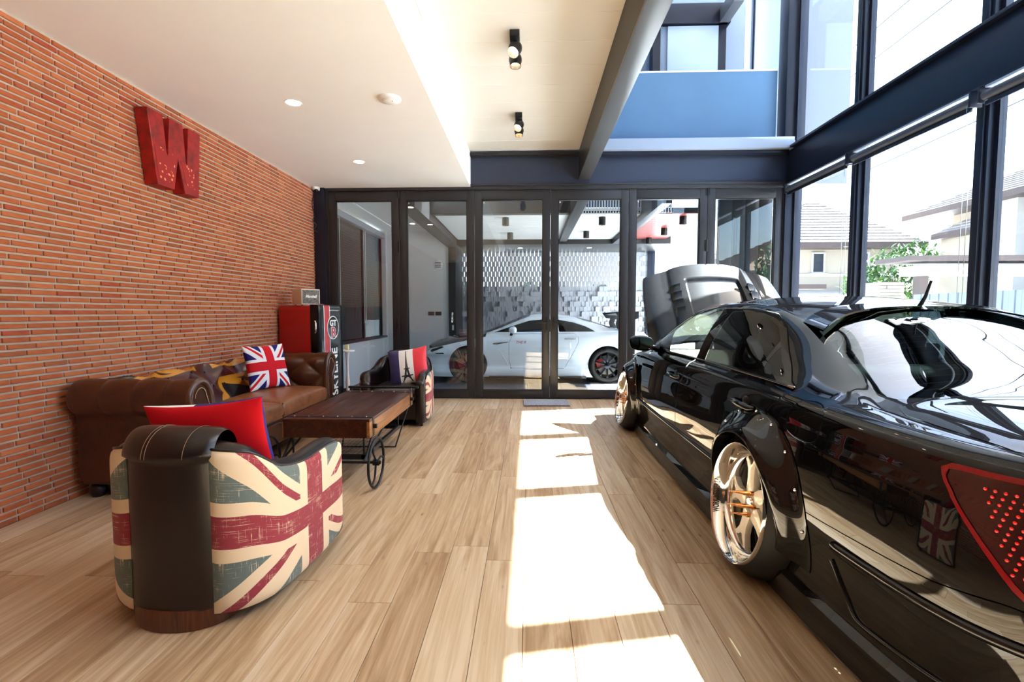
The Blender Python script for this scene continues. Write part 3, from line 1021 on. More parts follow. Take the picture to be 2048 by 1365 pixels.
# ---------------------------------------------------------------- cart coffee table
def make_table():
    t = thing('cart_coffee_table', 'dark wooden cart coffee table with iron straps and spoked wheels', 'coffee table', (-1.44, 3.985, 0))
    x0, x1, y0, y1, z0, z1 = -0.315, 0.315, -0.635, 0.635, 0.325, 0.46
    MB().box(x0 + 0.004, x1 - 0.022, y0 + 0.004, y1 - 0.004, z0, z1 - 0.02).build('box_body', M_WALNUT, t)
    for k in range(4):
        w = (x1 - x0) / 4
        MB().box(x0 + k * w + 0.0006, x0 + (k + 1) * w - 0.0006, y0, y1, z1 - 0.02, z1).build('top_board', M_WALNUT, t, bevel=0.0015)
    MB().box(x1 - 0.022, x1, y0, y1, z0, z1 - 0.0205).build('side_board', M_ACACIA, t, bevel=0.002)
    MB().box(x0, x0 + 0.004, y0, y1, z0, z1 - 0.0205).build('side_board', M_ACACIA, t)
    for yc in (y0 + 0.085, y1 - 0.085):
        st = MB().box(x0, x1, yc - 0.018, yc + 0.018, z1, z1 + 0.003).box(x1, x1 + 0.003, yc - 0.018, yc + 0.018, z0, z1).build('iron_strap', M_DARKMETAL, t)
        mb = MB()
        for k in range(6): mb.sph((x0 + 0.05 + k * (x1 - x0 - 0.1) / 5, yc, z1 + 0.003), (0.007, 0.007, 0.004), 8, 6)
        o = mb.build('rivets', M_CHROME, st, smooth=180); o['kind'] = 'stuff'
        MB().boxc((x1 + 0.014, yc, z0 + 0.07), (0.03, 0.03, 0.03)).build('bolt_block', M_BLACK, t, bevel=0.003)
    # axle, wheels
    ya = y0 - 0.10 + 0.02; zw = 0.178
    for sx in (-1, 1):
        xw = sx * 0.385
        w = MB().tube([(xw, ya + 0.168 * math.cos(a), zw + 0.168 * math.sin(a)) for a in np.linspace(0, 2 * PI, 49)[:-1]], 0.0095, 10, closed=True).build('wheel_rim', M_DARKMETAL, t, smooth=180)
        for k in range(3):
            a0 = R(-8 + 120 * k)
            pts = [(xw, ya + r_ * math.cos(a0 + 0.5 * math.sin(PI * r_ / 0.168) * 0.55), zw + r_ * math.sin(a0 + 0.5 * math.sin(PI * r_ / 0.168) * 0.55)) for r_ in np.linspace(0.012, 0.166, 12)]
            MB().tube(pts, 0.0075, 8).build('spoke', M_DARKMETAL, w, smooth=180)
        MB().cyl((xw - 0.022, ya, zw), (xw + 0.022, ya, zw), 0.022, n=16).cyl((xw, ya, zw), (xw + sx * 0.032, ya, zw), 0.012, n=12).build('hub', M_DARKMETAL, w, bevel=0.002)
    MB().cyl((-0.38, ya, zw), (0.38, ya, zw), 0.010, n=12).build('axle', M_DARKMETAL, t)
    # frame rods: down from the box to the axle and to the rear skid
    for sx in (-1, 1):
        xr = sx * 0.295
        MB().tube([(xr, y0 + 0.12, z0), (xr, ya + 0.05, zw + 0.02), (xr, ya, zw)], 0.008, 8).tube([(xr, y0 + 0.42, z0), (xr, ya + 0.03, zw)], 0.008, 8).build('front_strut', M_DARKMETAL, t)
        MB().tube([(xr, y1 - 0.085, z0), (xr * 0.82, y1 - 0.36, 0.008), (-xr * 0.0, y1 - 0.36, 0.008)], 0.007, 8).build('rear_leg', M_DARKMETAL, t, smooth=60)
        MB().tube([(xr, y1 - 0.05, z0 + 0.02), (xr, y1 + 0.02, z0 + 0.06)], 0.008, 8).build('handle_stub', M_DARKMETAL, t)
    MB().tube([(-0.33, y1 + 0.055, z1 + 0.025), (0.36, y1 + 0.055, z1 + 0.025)], 0.0125, 12).build('push_bar', M_DARKMETAL, t)
    for sx in (-1, 1): MB().tube([(sx * 0.29, y1 - 0.02, z1 - 0.06), (sx * 0.29, y1 + 0.055, z1 + 0.025)], 0.008, 8).build('bar_bracket', M_DARKMETAL, t)
    # mesh shelf
    zs = 0.165
    MB().box(-0.27, 0.27, y0 + 0.02, y0 + 0.045, zs, zs + 0.03).box(-0.27, 0.27, y1 - 0.32, y1 - 0.295, zs, zs + 0.03).box(-0.27, -0.245, y0 + 0.02, y1 - 0.295, zs, zs + 0.03).box(0.245, 0.27, y0 + 0.02, y1 - 0.295, zs, zs + 0.03).build('shelf_frame', M_DARKMETAL, t)
    mb = MB()
    for k in range(26): mb.box(-0.245, 0.245, y0 + 0.05 + k * 0.036, y0 + 0.052 + k * 0.036, zs + 0.006, zs + 0.008)
    for k in range(16): mb.box(-0.24 + k * 0.032, -0.238 + k * 0.032, y0 + 0.04, y1 - 0.3, zs + 0.008, zs + 0.010)
    o = mb.build('wire_mesh', M_DARKMETAL, t); o['kind'] = 'stuff'
    for sy in (y0 + 0.04, y1 - 0.32):
        for sx in (-1, 1): MB().tube([(sx * 0.258, sy, zs + 0.01), (sx * 0.258, sy, z0)], 0.007, 8).build('shelf_hanger', M_DARKMETAL, t)
    return t


make_table()

# ---------------------------------------------------------------- retro fridge, speaker, side table
M_RED = P('red_enamel', srgb(176, 10, 14), 0.32, coat=0.3)
M_GLOSSB = P('black_enamel', srgb(9, 9, 10), 0.3, spec=0.1, coat=0.55)
M_DECALW = P('white_decal', srgb(236, 236, 236), 0.4)
M_DECALR = P('red_decal', srgb(186, 20, 30), 0.4)


def make_fridge():
    t = thing('retro_fridge', 'red and black retro fridge with an oval badge by the brick wall', 'fridge', (-2.64, 5.82, 0), R(-12))
    # local: x depth (front +x), y width; body
    W, Z0, Z1 = 0.25, 0.05, 1.30
    def rr(x0, x1, z0, z1, r_, both=True):
        pts = []
        for (cx, cz, a0) in ((x1 - r_, z1 - r_, 0), (x0 + r_, z1 - r_, 90), (x0 + 0.01, z0 + 0.01, 180), (x1 - 0.01, z0 + 0.01, 270)):
            rad = r_ if cz > 0.5 else 0.01
            for k in range(7):
                a = R(a0 + 15 * k); pts.append((cx + rad * math.cos(a), cz + rad * math.sin(a)))
        return pts
    MB().prism(rr(-W, W, Z0, Z1, 0.06), -0.27, 0.16, 'x').build('cabinet', M_RED, t, smooth=40, bevel=0.008)
    # crowned black door
    def door(u, v):
        a, b = 2 * u - 1, 2 * v - 1
        a, b = math.sin(a * PI / 2), math.sin(b * PI / 2)
        n = 7
        e = max(0, 1 - abs(a) ** n) ** (1 / n) * max(0, 1 - abs(b) ** (n * 3)) ** (1 / (n * 3))
        return (0.165 + 0.115 * e, W * a, (Z0 + Z1) / 2 + 0.02 + (Z1 - Z0) / 2 * b * 0.985)
    mb = MB(); mb.grid(door, 30, 60)
    dr = mb.build('door', M_GLOSSB, t, smooth=60)
    MB().box(0.158, 0.17, -W, W, Z0 + 0.02, Z1 - 0.005).build('door_gasket', M_RUBBER, t)
    # red racing stripe with white edges on the door front
    def strip(ya, yb, eps):
        def f(u, v):
            y = ya + (yb - ya) * u; z = Z0 + 0.05 + (Z1 - Z0 - 0.03) * v
            e = max(0, 1 - abs(y / W) ** 7) ** (1 / 7)
            b = (z - (Z0 + Z1) / 2 - 0.02) / ((Z1 - Z0) / 2 * 0.985)
            e *= max(0, 1 - min(1, abs(b)) ** 21) ** (1 / 21)
            return (0.165 + 0.115 * e + eps, y, z)
        return f
    mb = MB(); mb.grid(strip(-0.155, -0.06, 0.0012), 8, 60); mb.build('red_stripe', M_DECALR, dr, smooth=180)
    for ya in (-0.165, -0.058):
        mb = MB(); mb.grid(strip(ya, ya + 0.010, 0.0016), 3, 60); mb.build('white_line', M_DECALW, dr, smooth=180)
    # badge
    def disc(rx, rz, x, m, nm):
        mb = MB()
        pts = [(0.005 + rx * math.cos(a), 1.035 + rz * math.sin(a)) for a in np.linspace(0, 2 * PI, 41)[:-1]]
        mb.prism(pts, x - 0.003, x, 'x'); return mb.build(nm, m, dr, smooth=30)
    disc(0.115, 0.142, 0.286, M_DECALW, 'badge_rim'); disc(0.104, 0.130, 0.288, M_GLOSSB, 'badge_face')
    Mx = lambda x, y, z, rot=0: Matrix.Translation((x, y, z)) @ Matrix.Rotation(R(90), 4, 'Z') @ Matrix.Rotation(R(90), 4, 'X') @ Matrix.Rotation(R(rot), 4, 'Z')
    lettering('badge_letters', 'GT', 0.098, M_DECALW, dr, Mx(0.2895, 0.0, 1.088), 0.001, offset=0.004)
    lettering('badge_letter', 'R', 0.155, M_DECALW, dr, Mx(0.2885, 0.01, 0.975), 0.0008, offset=0.011)
    lettering('badge_letter', 'R', 0.155, M_DECALR, dr, Mx(0.2895, 0.01, 0.975), 0.001, offset=0.004)
    lettering('side_lettering', 'SKYLINE', 0.155, M_DECALW, dr, Mx(0.2825, 0.035, 0.50, 90), 0.001, offset=0.004)
    h = MB().tube([(0.23, -W - 0.012, 0.98), (0.25, -W - 0.028, 1.0), (0.25, -W - 0.028, 1.10), (0.23, -W - 0.012, 1.12)], 0.009, 8).build('door_hinge', M_CHROME, dr, smooth=60)
    for sx in (-0.2, 0.12):
        for sy in (-0.2, 0.2): MB().cyl((sx, sy, 0), (sx, sy, 0.055), 0.022, n=12).build('foot', M_BLACK, t)
    return t


make_fridge()

t = thing('amplifier_speaker', 'cream bluetooth speaker with grey woven grille on top of the fridge', 'speaker', (-2.66, 5.72, 1.302), R(-28))
MB().box(-0.085, 0.085, -0.13, 0.13, 0.008, 0.195).build('cabinet', P('cream_vinyl', srgb(206, 176, 152), 0.6, bmp=0.2, bscale=200), t, bevel=0.008)
m_, nt_, b_ = new_mat('woven_grille')
n_1 = noise(nt_, 1.0, 2, 0.5, coords(nt_, 'Object', (10, 30, 260)))
nt_.links.new(ramp(nt_, n_1.outputs[0], [(0.4, srgb(70, 70, 68)), (0.6, srgb(140, 138, 130))]), b_.inputs['Base Color']); b_.inputs['Roughness'].default_value = 0.9
g = MB().box(0.083, 0.088, -0.118, 0.118, 0.02, 0.183).build('grille', m_, t)
MB().box(0.084, 0.0895, -0.122, 0.122, 0.016, 0.020).box(0.084, 0.0895, -0.122, 0.122, 0.183, 0.187).box(0.084, 0.0895, -0.122, -0.118, 0.016, 0.187).box(0.084, 0.0895, 0.118, 0.122, 0.016, 0.187).build('grille_piping', M_DECALW, t)
lettering('script_logo', 'Marshall', 0.045, M_DECALW, g, Matrix.Translation((0.0885, 0.0, 0.105)) @ Matrix.Rotation(R(90), 4, 'Z') @ Matrix.Rotation(R(90), 4, 'X'), 0.0015, shear=0.35, offset=0.002)
for sx in (-0.06, 0.06):
    for sy in (-0.1, 0.1): MB().cyl((sx, sy, 0), (sx, sy, 0.01), 0.01, n=8).build('rubber_foot', M_RUBBER, t)

t = thing('side_table', 'small white round side table with turned leg behind the fridge', 'side table', (-2.42, 6.36, 0))
MB().lathe([(0, 0.695), (0.095, 0.695), (0.10, 0.705), (0.10, 0.713), (0.095, 0.72), (0, 0.72)], 28).build('table_top', M_WHITE, t, smooth=40)
MB().lathe([(0.0, 0.02), (0.018, 0.02), (0.015, 0.12), (0.022, 0.2), (0.03, 0.29), (0.022, 0.34), (0.014, 0.44), (0.016, 0.58), (0.026, 0.66), (0.03, 0.695)], 18).build('turned_leg', M_WHITE, t, smooth=60)
MB().lathe([(0, 0), (0.09, 0), (0.09, 0.012), (0.03, 0.03), (0, 0.03)], 24).build('base', M_WHITE, t, smooth=40)
tag(MB().box(-2.44, -2.40, 6.34, 6.38, 0.721, 0.79).build('small_carton', P('yellow_card', srgb(226, 214, 150), 0.7), None, bevel=0.003), 'tiny pale yellow carton on the white side table', 'box')

# ---------------------------------------------------------------- car body toolkit
def sdist(pts, poly):
    """signed distance to a closed polygon, negative inside"""
    P_ = np.asarray(pts, float); A = np.asarray(poly, float); B = np.roll(A, -1, axis=0)
    d2 = np.full(len(P_), 1e18); ins = np.zeros(len(P_), bool)
    for a, b in zip(A, B):
        e = b - a; w = P_ - a
        t = np.clip((w @ e) / max(e @ e, 1e-12), 0, 1)
        q = w - t[:, None] * e
        d2 = np.minimum(d2, (q * q).sum(1))
        c = ((a[1] > P_[:, 1]) != (b[1] > P_[:, 1]))
        den = (b[1] - a[1]) if abs(b[1] - a[1]) > 1e-12 else 1e-12
        ins ^= c & (P_[:, 0] < (b[0] - a[0]) * (P_[:, 1] - a[1]) / den + a[0])
    d = np.sqrt(d2)
    return np.where(ins, -d, d)


class CarBody:
    def __init__(s, plan, levels, ztop, rail_x, rail_z, cen_z, crown, bulge=0.02, nU=300, nV=46, nS=44, zsplit=0.5):
        s.zs, s.znmax = zsplit, levels[-1][0]
        pl = np.array(bez(plan, 24)); l = np.r_[0, np.cumsum(np.linalg.norm(np.diff(pl, axis=0), axis=1))]
        s.U = l[-1]; us = np.linspace(0, s.U, nU + 1)
        s.us = us
        s.px, s.py = np.interp(us, l, pl[:, 0]), np.interp(us, l, pl[:, 1])
        for _ in range(3):
            s.px[1:-1] = (s.px[:-2] + 2 * s.px[1:-1] + s.px[2:]) / 4; s.py[1:-1] = (s.py[:-2] + 2 * s.py[1:-1] + s.py[2:]) / 4
        tx, ty = np.gradient(s.px), np.gradient(s.py); n = np.hypot(tx, ty)
        s.nx, s.ny = ty / n, -tx / n
        s.nx[0] = s.nx[-1] = 0; s.ny[0], s.ny[-1] = -1, 1
        lv = np.array(levels)
        s.f_side, s.f_end = pchip(lv[:, 0], lv[:, 1]), pchip(lv[:, 0], lv[:, 2])
        s.ztop = pchip(*zip(*ztop))
        s.rx, s.rz, s.cz, s.cr = (pchip(*zip(*q)) for q in (rail_x, rail_z, cen_z, crown))
        s.bulge = bulge
        bm = bmesh.new(); s.bm = bm
        s.Lu = bm.verts.layers.float.new('u'); s.Lz = bm.faces.layers.int.new('zone'); s.Lp = bm.faces.layers.int.new('part')
        # band
        zn = np.concatenate([np.linspace(levels[0][0], levels[-1][0], nV + 1)])
        rows = []
        for i in range(nU + 1):
            rows.append([])
            for z in zn:
                p = s.band_i(i, z); v = bm.verts.new(p); v[s.Lu] = us[i]; rows[-1].append(v)
        for i in range(nU):
            for j in range(nV):
                f = bm.faces.new((rows[i][j], rows[i + 1][j], rows[i + 1][j + 1], rows[i][j + 1])); f[s.Lz] = 0
        # top
        prev = None
        for i in range(1, nU):
            e = rows[i][-1].co
            if e.x < 0.03: continue
            sec = s.section(e.x, e.y, e.z, nS)
            row = [rows[i][-1]] + [bm.verts.new(q) for q in sec[1:]]
            for v in row[1:]: v[s.Lu] = us[i]
            if prev:
                for j in range(nS):
                    f = bm.faces.new((prev[j], row[j], row[j + 1], prev[j + 1])); f[s.Lz] = 2 if j < nS * 3 / 7 + 0.5 else 3
            prev = row
        bm.verts.ensure_lookup_table()

    def band_i(s, i, z, ex=0.0):
        w = s.ny[i] ** 2
        off = float(s.f_side(z)) * (1 - w) + float(s.f_end(z)) * w + ex
        zt = float(s.ztop(s.py[i]))
        zz = z if z < s.zs else s.zs + (z - s.zs) * (zt - s.zs) / (s.znmax - s.zs)
        return Vector((max(0, s.px[i] + s.nx[i] * off), s.py[i] + s.ny[i] * off, zz))

    def band(s, u, z, ex=0.0):
        """point on the lower body at arc length u and nominal height z"""
        k = np.clip(u / s.U * (len(s.us) - 1), 0, len(s.us) - 1.001); i = int(k); t = k - i
        return s.band_i(i, z, ex) * (1 - t) + s.band_i(i + 1, z, ex) * t

    def u_of_y(s, y):
        m = len(s.us) // 2
        return float(np.interp(y, s.py, s.us))

    def zn(s, y, z):
        zt = float(s.ztop(y)); return z if z < s.zs else s.zs + (z - s.zs) * (s.znmax - s.zs) / (zt - s.zs)

    def section(s, xe, y, ze, nS):
        xr = min(float(s.rx(y)), xe * 0.93); zr = float(s.rz(y)); zc = float(s.cz(y)); p = float(s.cr(y))
        g = max(0.0, min(1.0, (zr - ze) / 0.25))
        bu = s.bulge * g
        c = [(xe, ze), (xe + (xr - xe) * 0.33 + bu * 0.9, ze + (zr - ze) * 0.36), (xe + (xr - xe) * 0.66 + bu, ze + (zr - ze) * 0.70), (xr, zr)]
        cr = lambda k: (xr * k, zr + (zc - zr) * (1 - k ** p))
        c += [cr(0.86), cr(0.62), cr(0.32), cr(0.0)]
        q = bez(c, 12); q = np.array(q)
        t = np.linspace(0, len(q) - 1, nS + 1)
        xs, zs_ = np.interp(t, np.arange(len(q)), q[:, 0]), np.interp(t, np.arange(len(q)), q[:, 1])
        return [Vector((a, y, b)) for a, b in zip(xs, zs_)]

    def field(s, kind, poly):
        def f(vs_):
            if kind == 'yz': pts = [(v.co.y, v.co.z) for v in vs_]
            elif kind == 'uz': pts = [(v[s.Lu], v.co.z) for v in vs_]
            else: pts = [(v.co.x, v.co.y) for v in vs_]
            return sdist(pts, poly)
        return f

    def cut(s, fld, zones, shift=0.0):
        bm = s.bm
        faces = [f for f in bm.faces if f[s.Lz] in zones and f[s.Lp] == 0]
        vs_ = list({v for f in faces for v in f.verts})
        if not vs_: return {}
        d = dict(zip(vs_, fld(vs_) - shift))
        for v in d:
            if abs(d[v]) < 4e-4: d[v] = 0.0
        act = [f for f in faces if min(d[v] for v in f.verts) < 0 < max(d[v] for v in f.verts)]
        for e in list({e for f in act for e in f.edges}):
            a, b = e.verts
            if a in d and b in d and d[a] * d[b] < 0:
                t = d[a] / (d[a] - d[b])
                _, nv = bmesh.utils.edge_split(e, a, t)
                d[nv] = 0.0
        for f in act:
            z = [v for v in f.verts if d.get(v) == 0.0]
            if len(z) >= 2:
                best = None
                vl = list(f.verts); n = len(vl)
                for i in range(len(z)):
                    for j in range(i + 1, len(z)):
                        ia, ib = vl.index(z[i]), vl.index(z[j])
                        if (ia - ib) % n in (1, n - 1): continue
                        best = (z[i], z[j])
                if best:
                    try: bmesh.utils.face_split(f, best[0], best[1])
                    except ValueError: pass
        return d

    def region(s, kind, poly, zones, part, gap=0.0, push=0.0):
        """cut an outline, optionally open a shut line of width gap, label inside faces"""
        fld = s.field(kind, poly)
        s.cut(fld, zones)
        if gap: s.cut(fld, zones, -gap)
        fs = [f for f in s.bm.faces if f[s.Lz] in zones and f[s.Lp] == 0]
        class C: pass
        cs = []
        for f in fs:
            c = C(); c.co = f.calc_center_median(); cs.append((f, c))
            c.u = sum(v[s.Lu] for v in f.verts) / len(f.verts)
        pts = [(c.co.y, c.co.z) if kind == 'yz' else ((c.u, c.co.z) if kind == 'uz' else (c.co.x, c.co.y)) for _, c in cs]
        d = sdist(pts, poly)
        for (f, c), q in zip(cs, d):
            if q < -gap: f[s.Lp] = part
            elif q < 0: f[s.Lp] = 20
        if push:
            for v in {v for f in s.bm.faces if f[s.Lp] == part for v in f.verts}:
                v.co.x -= push

    def mesh(s, part, sides=(-1, 1), inset=0.0):
        fs = [f for f in s.bm.faces if f[s.Lp] == part]
        mb = MB()
        for sg in sides:
            idx = {}; vl = []; fl = []
            for f in fs:
                q = []
                for v in f.verts:
                    if v not in idx:
                        idx[v] = len(vl); n = v.normal
                        vl.append((sg * (v.co.x - n.x * inset * 1.0), v.co.y - n.y * inset, v.co.z - n.z * inset))
                    q.append(idx[v])
                fl.append(tuple(q) if sg > 0 else tuple(reversed(q)))
            mb.add(vl, fl)
        return mb


def tailored_wheel(parent, name, center, sg, camber, toe, rim_prof, tyre_prof, mats, spokes, hub):
    """wheel with outward axis along sg*x"""
    Mx = Matrix.Translation(center) @ Matrix.Rotation(-R(camber) * sg, 4, 'Y') @ Matrix.Rotation(toe, 4, 'Z') @ Matrix.Rotation(sg * PI / 2, 4, 'Y')
    mb = MB(); mb.lathe(tyre_prof, 72, Mx); w = mb.build(name, mats['tyre'], parent, smooth=50)
    mb = MB(); mb.lathe(rim_prof, 96, Mx); mb.build('rim', mats['lip'], w, smooth=40)
    spokes(w, Mx); hub(w, Mx)
    return w


M_CARBLACK = P('black_car_paint', srgb(8, 8, 9), 0.4, spec=0.0, coat=0.85, coat_rough=0.012)
M_CARTRIM = P('satin_black_trim', srgb(14, 14, 15), 0.35)
M_TINT = glass_mat('dark_tinted_glass', (0.03, 0.033, 0.033, 1), 0.035, gl=0.8)
M_CLEARTINT = glass_mat('light_tinted_glass', (0.62, 0.72, 0.68, 1), 0.05)
M_REARGLASS = glass_mat('rear_tinted_glass', (0.16, 0.2, 0.19, 1), 0.07)
M_POLISH = P('polished_alloy', (0.86, 0.83, 0.78, 1), 0.07, 1.0)
M_RIMWHITE = P('ivory_wheel_paint', srgb(214, 204, 186), 0.25, coat=0.5)
M_SPIKE = P('bronze_spike', srgb(206, 140, 84), 0.22, 1.0)
M_TYRE = P('tyre_rubber', srgb(16, 15, 15), 0.6, spec=0.35)
M_CABIN = P('cabin_black', srgb(20, 20, 21), 0.7)
M_CABINTAN = P('cabin_beige', srgb(150, 138, 116), 0.6)


def make_sedan():
    t = thing('black_sedan', 'lowered black saloon with its bonnet raised and deep-dish wheels', 'car', (1.96, 0, 0))
    plan = [(0, 1.00), (0.30, 1.008), (0.55, 1.040), (0.70, 1.095), (0.795, 1.185), (0.848, 1.32), (0.878, 1.55), (0.897, 1.9), (0.908, 2.5), (0.912, 3.2), (0.910, 4.0), (0.900, 4.6), (0.872, 5.1), (0.80, 5.52), (0.64, 5.80), (0.36, 5.93), (0, 5.97)]
    lev = [(0.03, 0.006, 0.012), (0.10, 0.012, 0.018), (0.148, 0.013, 0.020), (0.160, -0.014, 0.0), (0.22, -0.014, 0.004), (0.30, -0.006, 0.012), (0.38, 0.005, 0.018), (0.45, 0.012, 0.020), (0.52, 0.012, 0.014), (0.60, 0.006, 0.002), (0.68, -0.003, -0.010), (0.742, -0.012, -0.022), (0.756, -0.0185, -0.026), (0.80, -0.026, -0.032), (0.845, -0.040, -0.040), (0.875, -0.060, -0.052), (0.89, -0.090, -0.072)]
    ztop = [(0.9, 0.862), (1.4, 0.866), (1.9, 0.874), (2.4, 0.886), (3.2, 0.893), (4.0, 0.885), (4.5, 0.868), (5.0, 0.825), (5.4, 0.765), (5.75, 0.69), (6.0, 0.64)]
    railx = [(0.9, 0.64), (1.2, 0.70), (1.5, 0.705), (1.72, 0.70), (1.9, 0.675), (2.1, 0.635), (2.3, 0.605), (2.5, 0.595), (2.8, 0.625), (3.2, 0.650), (3.6, 0.645), (3.95, 0.655), (4.3, 0.715), (4.6, 0.765), (4.8, 0.78), (5.3, 0.73), (6.0, 0.5)]
    railz = [(0.9, 0.852), (1.2, 0.858), (1.5, 0.862), (1.72, 0.872), (1.9, 0.915), (2.1, 0.985), (2.3, 1.07), (2.5, 1.165), (2.7, 1.225), (2.95, 1.256), (3.3, 1.268), (3.6, 1.252), (3.95, 1.185), (4.3, 1.05), (4.6, 0.925), (4.8, 0.875), (5.2, 0.825), (6.0, 0.66)]
    cenz = [(0.9, 0.872), (1.06, 0.898), (1.4, 0.912), (1.7, 0.922), (1.8, 0.945), (2.0, 1.022), (2.2, 1.105), (2.4, 1.19), (2.6, 1.256), (2.85, 1.298), (3.2, 1.325), (3.5, 1.325), (3.8, 1.285), (4.1, 1.20), (4.4, 1.08), (4.7, 0.96), (4.85, 0.925), (5.2, 0.885), (5.6, 0.81), (6.0, 0.68)]
    crown = [(0.9, 5.0), (1.6, 5.5), (1.85, 3.0), (2.3, 2.4), (2.8, 2.3), (3.6, 2.3), (4.4, 2.4), (4.8, 3.0), (6.0, 3.0)]
    B = CarBody(plan, lev, ztop, railx, railz, cenz, crown, 0.020)
    sm = lambda p, n=6: bez(p, n, True)
    YR, YF, ZW, RA = 2.27, 5.08, 0.328, 0.335
    # wheel arches
    for yc in (YR, YF):
        c = [(yc + RA * math.cos(a), ZW + 0.02 + RA * math.sin(a)) for a in np.linspace(0, 2 * PI, 73)[:-1]]
        B.region('yz', c, (0,), 99)
    # bonnet opening, windscreen, rear window
    hood = [(-0.1, 4.80), (0.60, 4.80), (0.735, 4.84), (0.72, 5.2), (0.66, 5.6), (0.50, 5.78), (0.2, 5.88), (-0.1, 5.90)]
    B.region('xy', hood, (3, 2), 98)
    ws = [(-0.1, 3.63), (0.30, 3.66), (0.545, 3.73), (0.575, 3.80), (0.60, 3.98), (0.665, 4.30), (0.71, 4.58), (0.68, 4.66), (0.40, 4.72), (-0.1, 4.75)]
    B.region('xy', ws, (3,), 12)
    rw = [(-0.1, 1.735), (0.35, 1.745), (0.56, 1.765), (0.625, 1.80), (0.640, 1.86), (0.610, 2.03), (0.575, 2.22), (0.553, 2.38), (0.53, 2.455), (0.38, 2.53), (0.15, 2.575), (-0.1, 2.585)]
    B.region('xy', rw, (3,), 13)
    # side glass, then doors
    g1 = [(3.315, 0.912), (3.95, 0.906), (4.05, 1.06), (3.92, 1.14), (3.72, 1.198), (3.48, 1.222), (3.215, 1.226)]
    g2 = [(3.165, 0.914), (3.075, 1.226), (2.86, 1.222), (2.70, 1.198), (2.575, 1.145), (2.475, 1.075), (2.475, 0.918)]
    g3 = [(2.445, 0.920), (2.445, 1.052), (2.36, 0.985), (2.262, 0.93), (2.262, 0.921)]
    for p, k in ((g1, 1), (g2, 2), (g3, 3)): B.region('yz', p, (2,), k)
    fd = [(4.30, 0.165), (4.42, 0.32), (4.45, 0.55), (4.44, 0.86), (4.24, 1.03), (3.96, 1.155), (3.72, 1.222), (3.46, 1.247), (3.235, 1.250), (3.335, 0.90), (3.415, 0.68), (3.42, 0.165)]
    rd = [(3.415, 0.165), (3.41, 0.68), (3.33, 0.90), (3.23, 1.250), (2.86, 1.246), (2.66, 1.215), (2.52, 1.145), (2.36, 1.025), (2.19, 0.915), (2.10, 0.885), (2.17, 0.81), (2.225, 0.745), (2.29, 0.66), (2.50, 0.60), (2.62, 0.45), (2.68, 0.30), (2.70, 0.165)]
    B.region('yz', fd, (0, 2), 4, 0.005)
    B.region('yz', rd, (0, 2), 5, 0.005)
    fuel = sm([(2.045, 0.80), (2.03, 0.74), (1.95, 0.716), (1.85, 0.722), (1.825, 0.76), (1.835, 0.84), (1.90, 0.866), (2.0, 0.858)], 6)
    B.region('yz', fuel, (0,), 6, 0.003)
    trunk = [(-0.1, 0.8), (-0.1, 1.728), (0.40, 1.735), (0.60, 1.75), (0.660, 1.73), (0.688, 1.66), (0.695, 1.45), (0.700, 1.2), (0.70, 0.8)]
    B.region('xy', trunk, (3, 2), 7, 0.005)
    u1, u2 = B.u_of_y(1.345), B.u_of_y(1.165)
    lampo = [(u1, 0.800), (u1 - 0.012, 0.765), (u2 + 0.012, 0.55), (u2 - 0.02, 0.522), (u2 - 0.08, 0.52), (0.42, 0.60), (0.39, 0.66), (0.39, 0.80), (0.55, 0.815), (u1 - 0.03, 0.814)]
    lampi = [(u1 - 0.014, 0.793), (u1 - 0.024, 0.765), (u2 + 0.003, 0.56), (u2 - 0.026, 0.533), (u2 - 0.08, 0.531), (0.44, 0.615), (0.41, 0.665), (0.41, 0.785), (0.55, 0.800), (u1 - 0.035, 0.800)]
    B.region('uz', lampi, (0,), 8)
    B.region('uz', lampo, (0,), 9)
    ub = B.u_of_y(1.86)
    bump_ = [(-0.1, -0.1), (-0.1, 0.50), (u2 - 0.15, 0.50), (u2 + 0.02, 0.512), (B.u_of_y(1.32), 0.49), (ub, 0.462), (ub + 0.3, 0.455), (ub + 0.3, -0.1)]
    rec = [(1.70, 0.352), (1.605, 0.205), (1.30, 0.196), (1.10, 0.20), (1.10, 0.352)]
    rec = [(1.70, 0.350), (1.682, 0.336), (1.595, 0.205), (1.56, 0.192), (1.20, 0.205), (1.15, 0.22), (1.15, 0.345), (1.20, 0.352)]
    B.region('uz', bump_, (0,), 10, 0.004)
    B.bm.normal_update()
    for f in B.bm.faces:      # consistent outward normals
        c = f.calc_center_median(); n = f.normal
        if n.x * c.x / 0.9 + (n.y * (c.y - 3.5) / 2.5) * 0.5 + n.z * (c.z - 0.4) < 0: f.normal_flip()
    B.bm.normal_update()
    body = B.mesh(0).build('body_shell', M_CARBLACK, t, smooth=40)
    B.mesh(20, inset=0.006).build('shut_lines', M_RUBBER, body, smooth=180)
    for sg in (-1, 1):
        d1 = B.mesh(4, (sg,)).build('front_door', M_CARBLACK, t, smooth=40)
        d2 = B.mesh(5, (sg,)).build('rear_door', M_CARBLACK, t, smooth=40)
        B.mesh(1, (sg,), 0.001).build('window', M_CLEARTINT, d1, smooth=60)
        B.mesh(2, (sg,), 0.001).build('window', M_TINT, d2, smooth=60)
        B.mesh(3, (sg,), 0.001).build('quarter_window', M_TINT, d2, smooth=60)
        B.mesh(6, (sg,)).build('fuel_flap' if sg < 0 else 'flap_panel', M_CARBLACK, t, smooth=40)
        # pillar and belt trims
        mb = MB()
        mb.tube([(sg * (B.band(B.u_of_y(y), 0.89).x - 0.004), y, B.band(B.u_of_y(y), 0.89).z + 0.013) for y in np.linspace(2.12, 4.05, 40)], 0.0075, 6)
        mb.build('belt_moulding', P('dark_chrome', srgb(120, 112, 104), 0.12, 1.0), t, smooth=180)
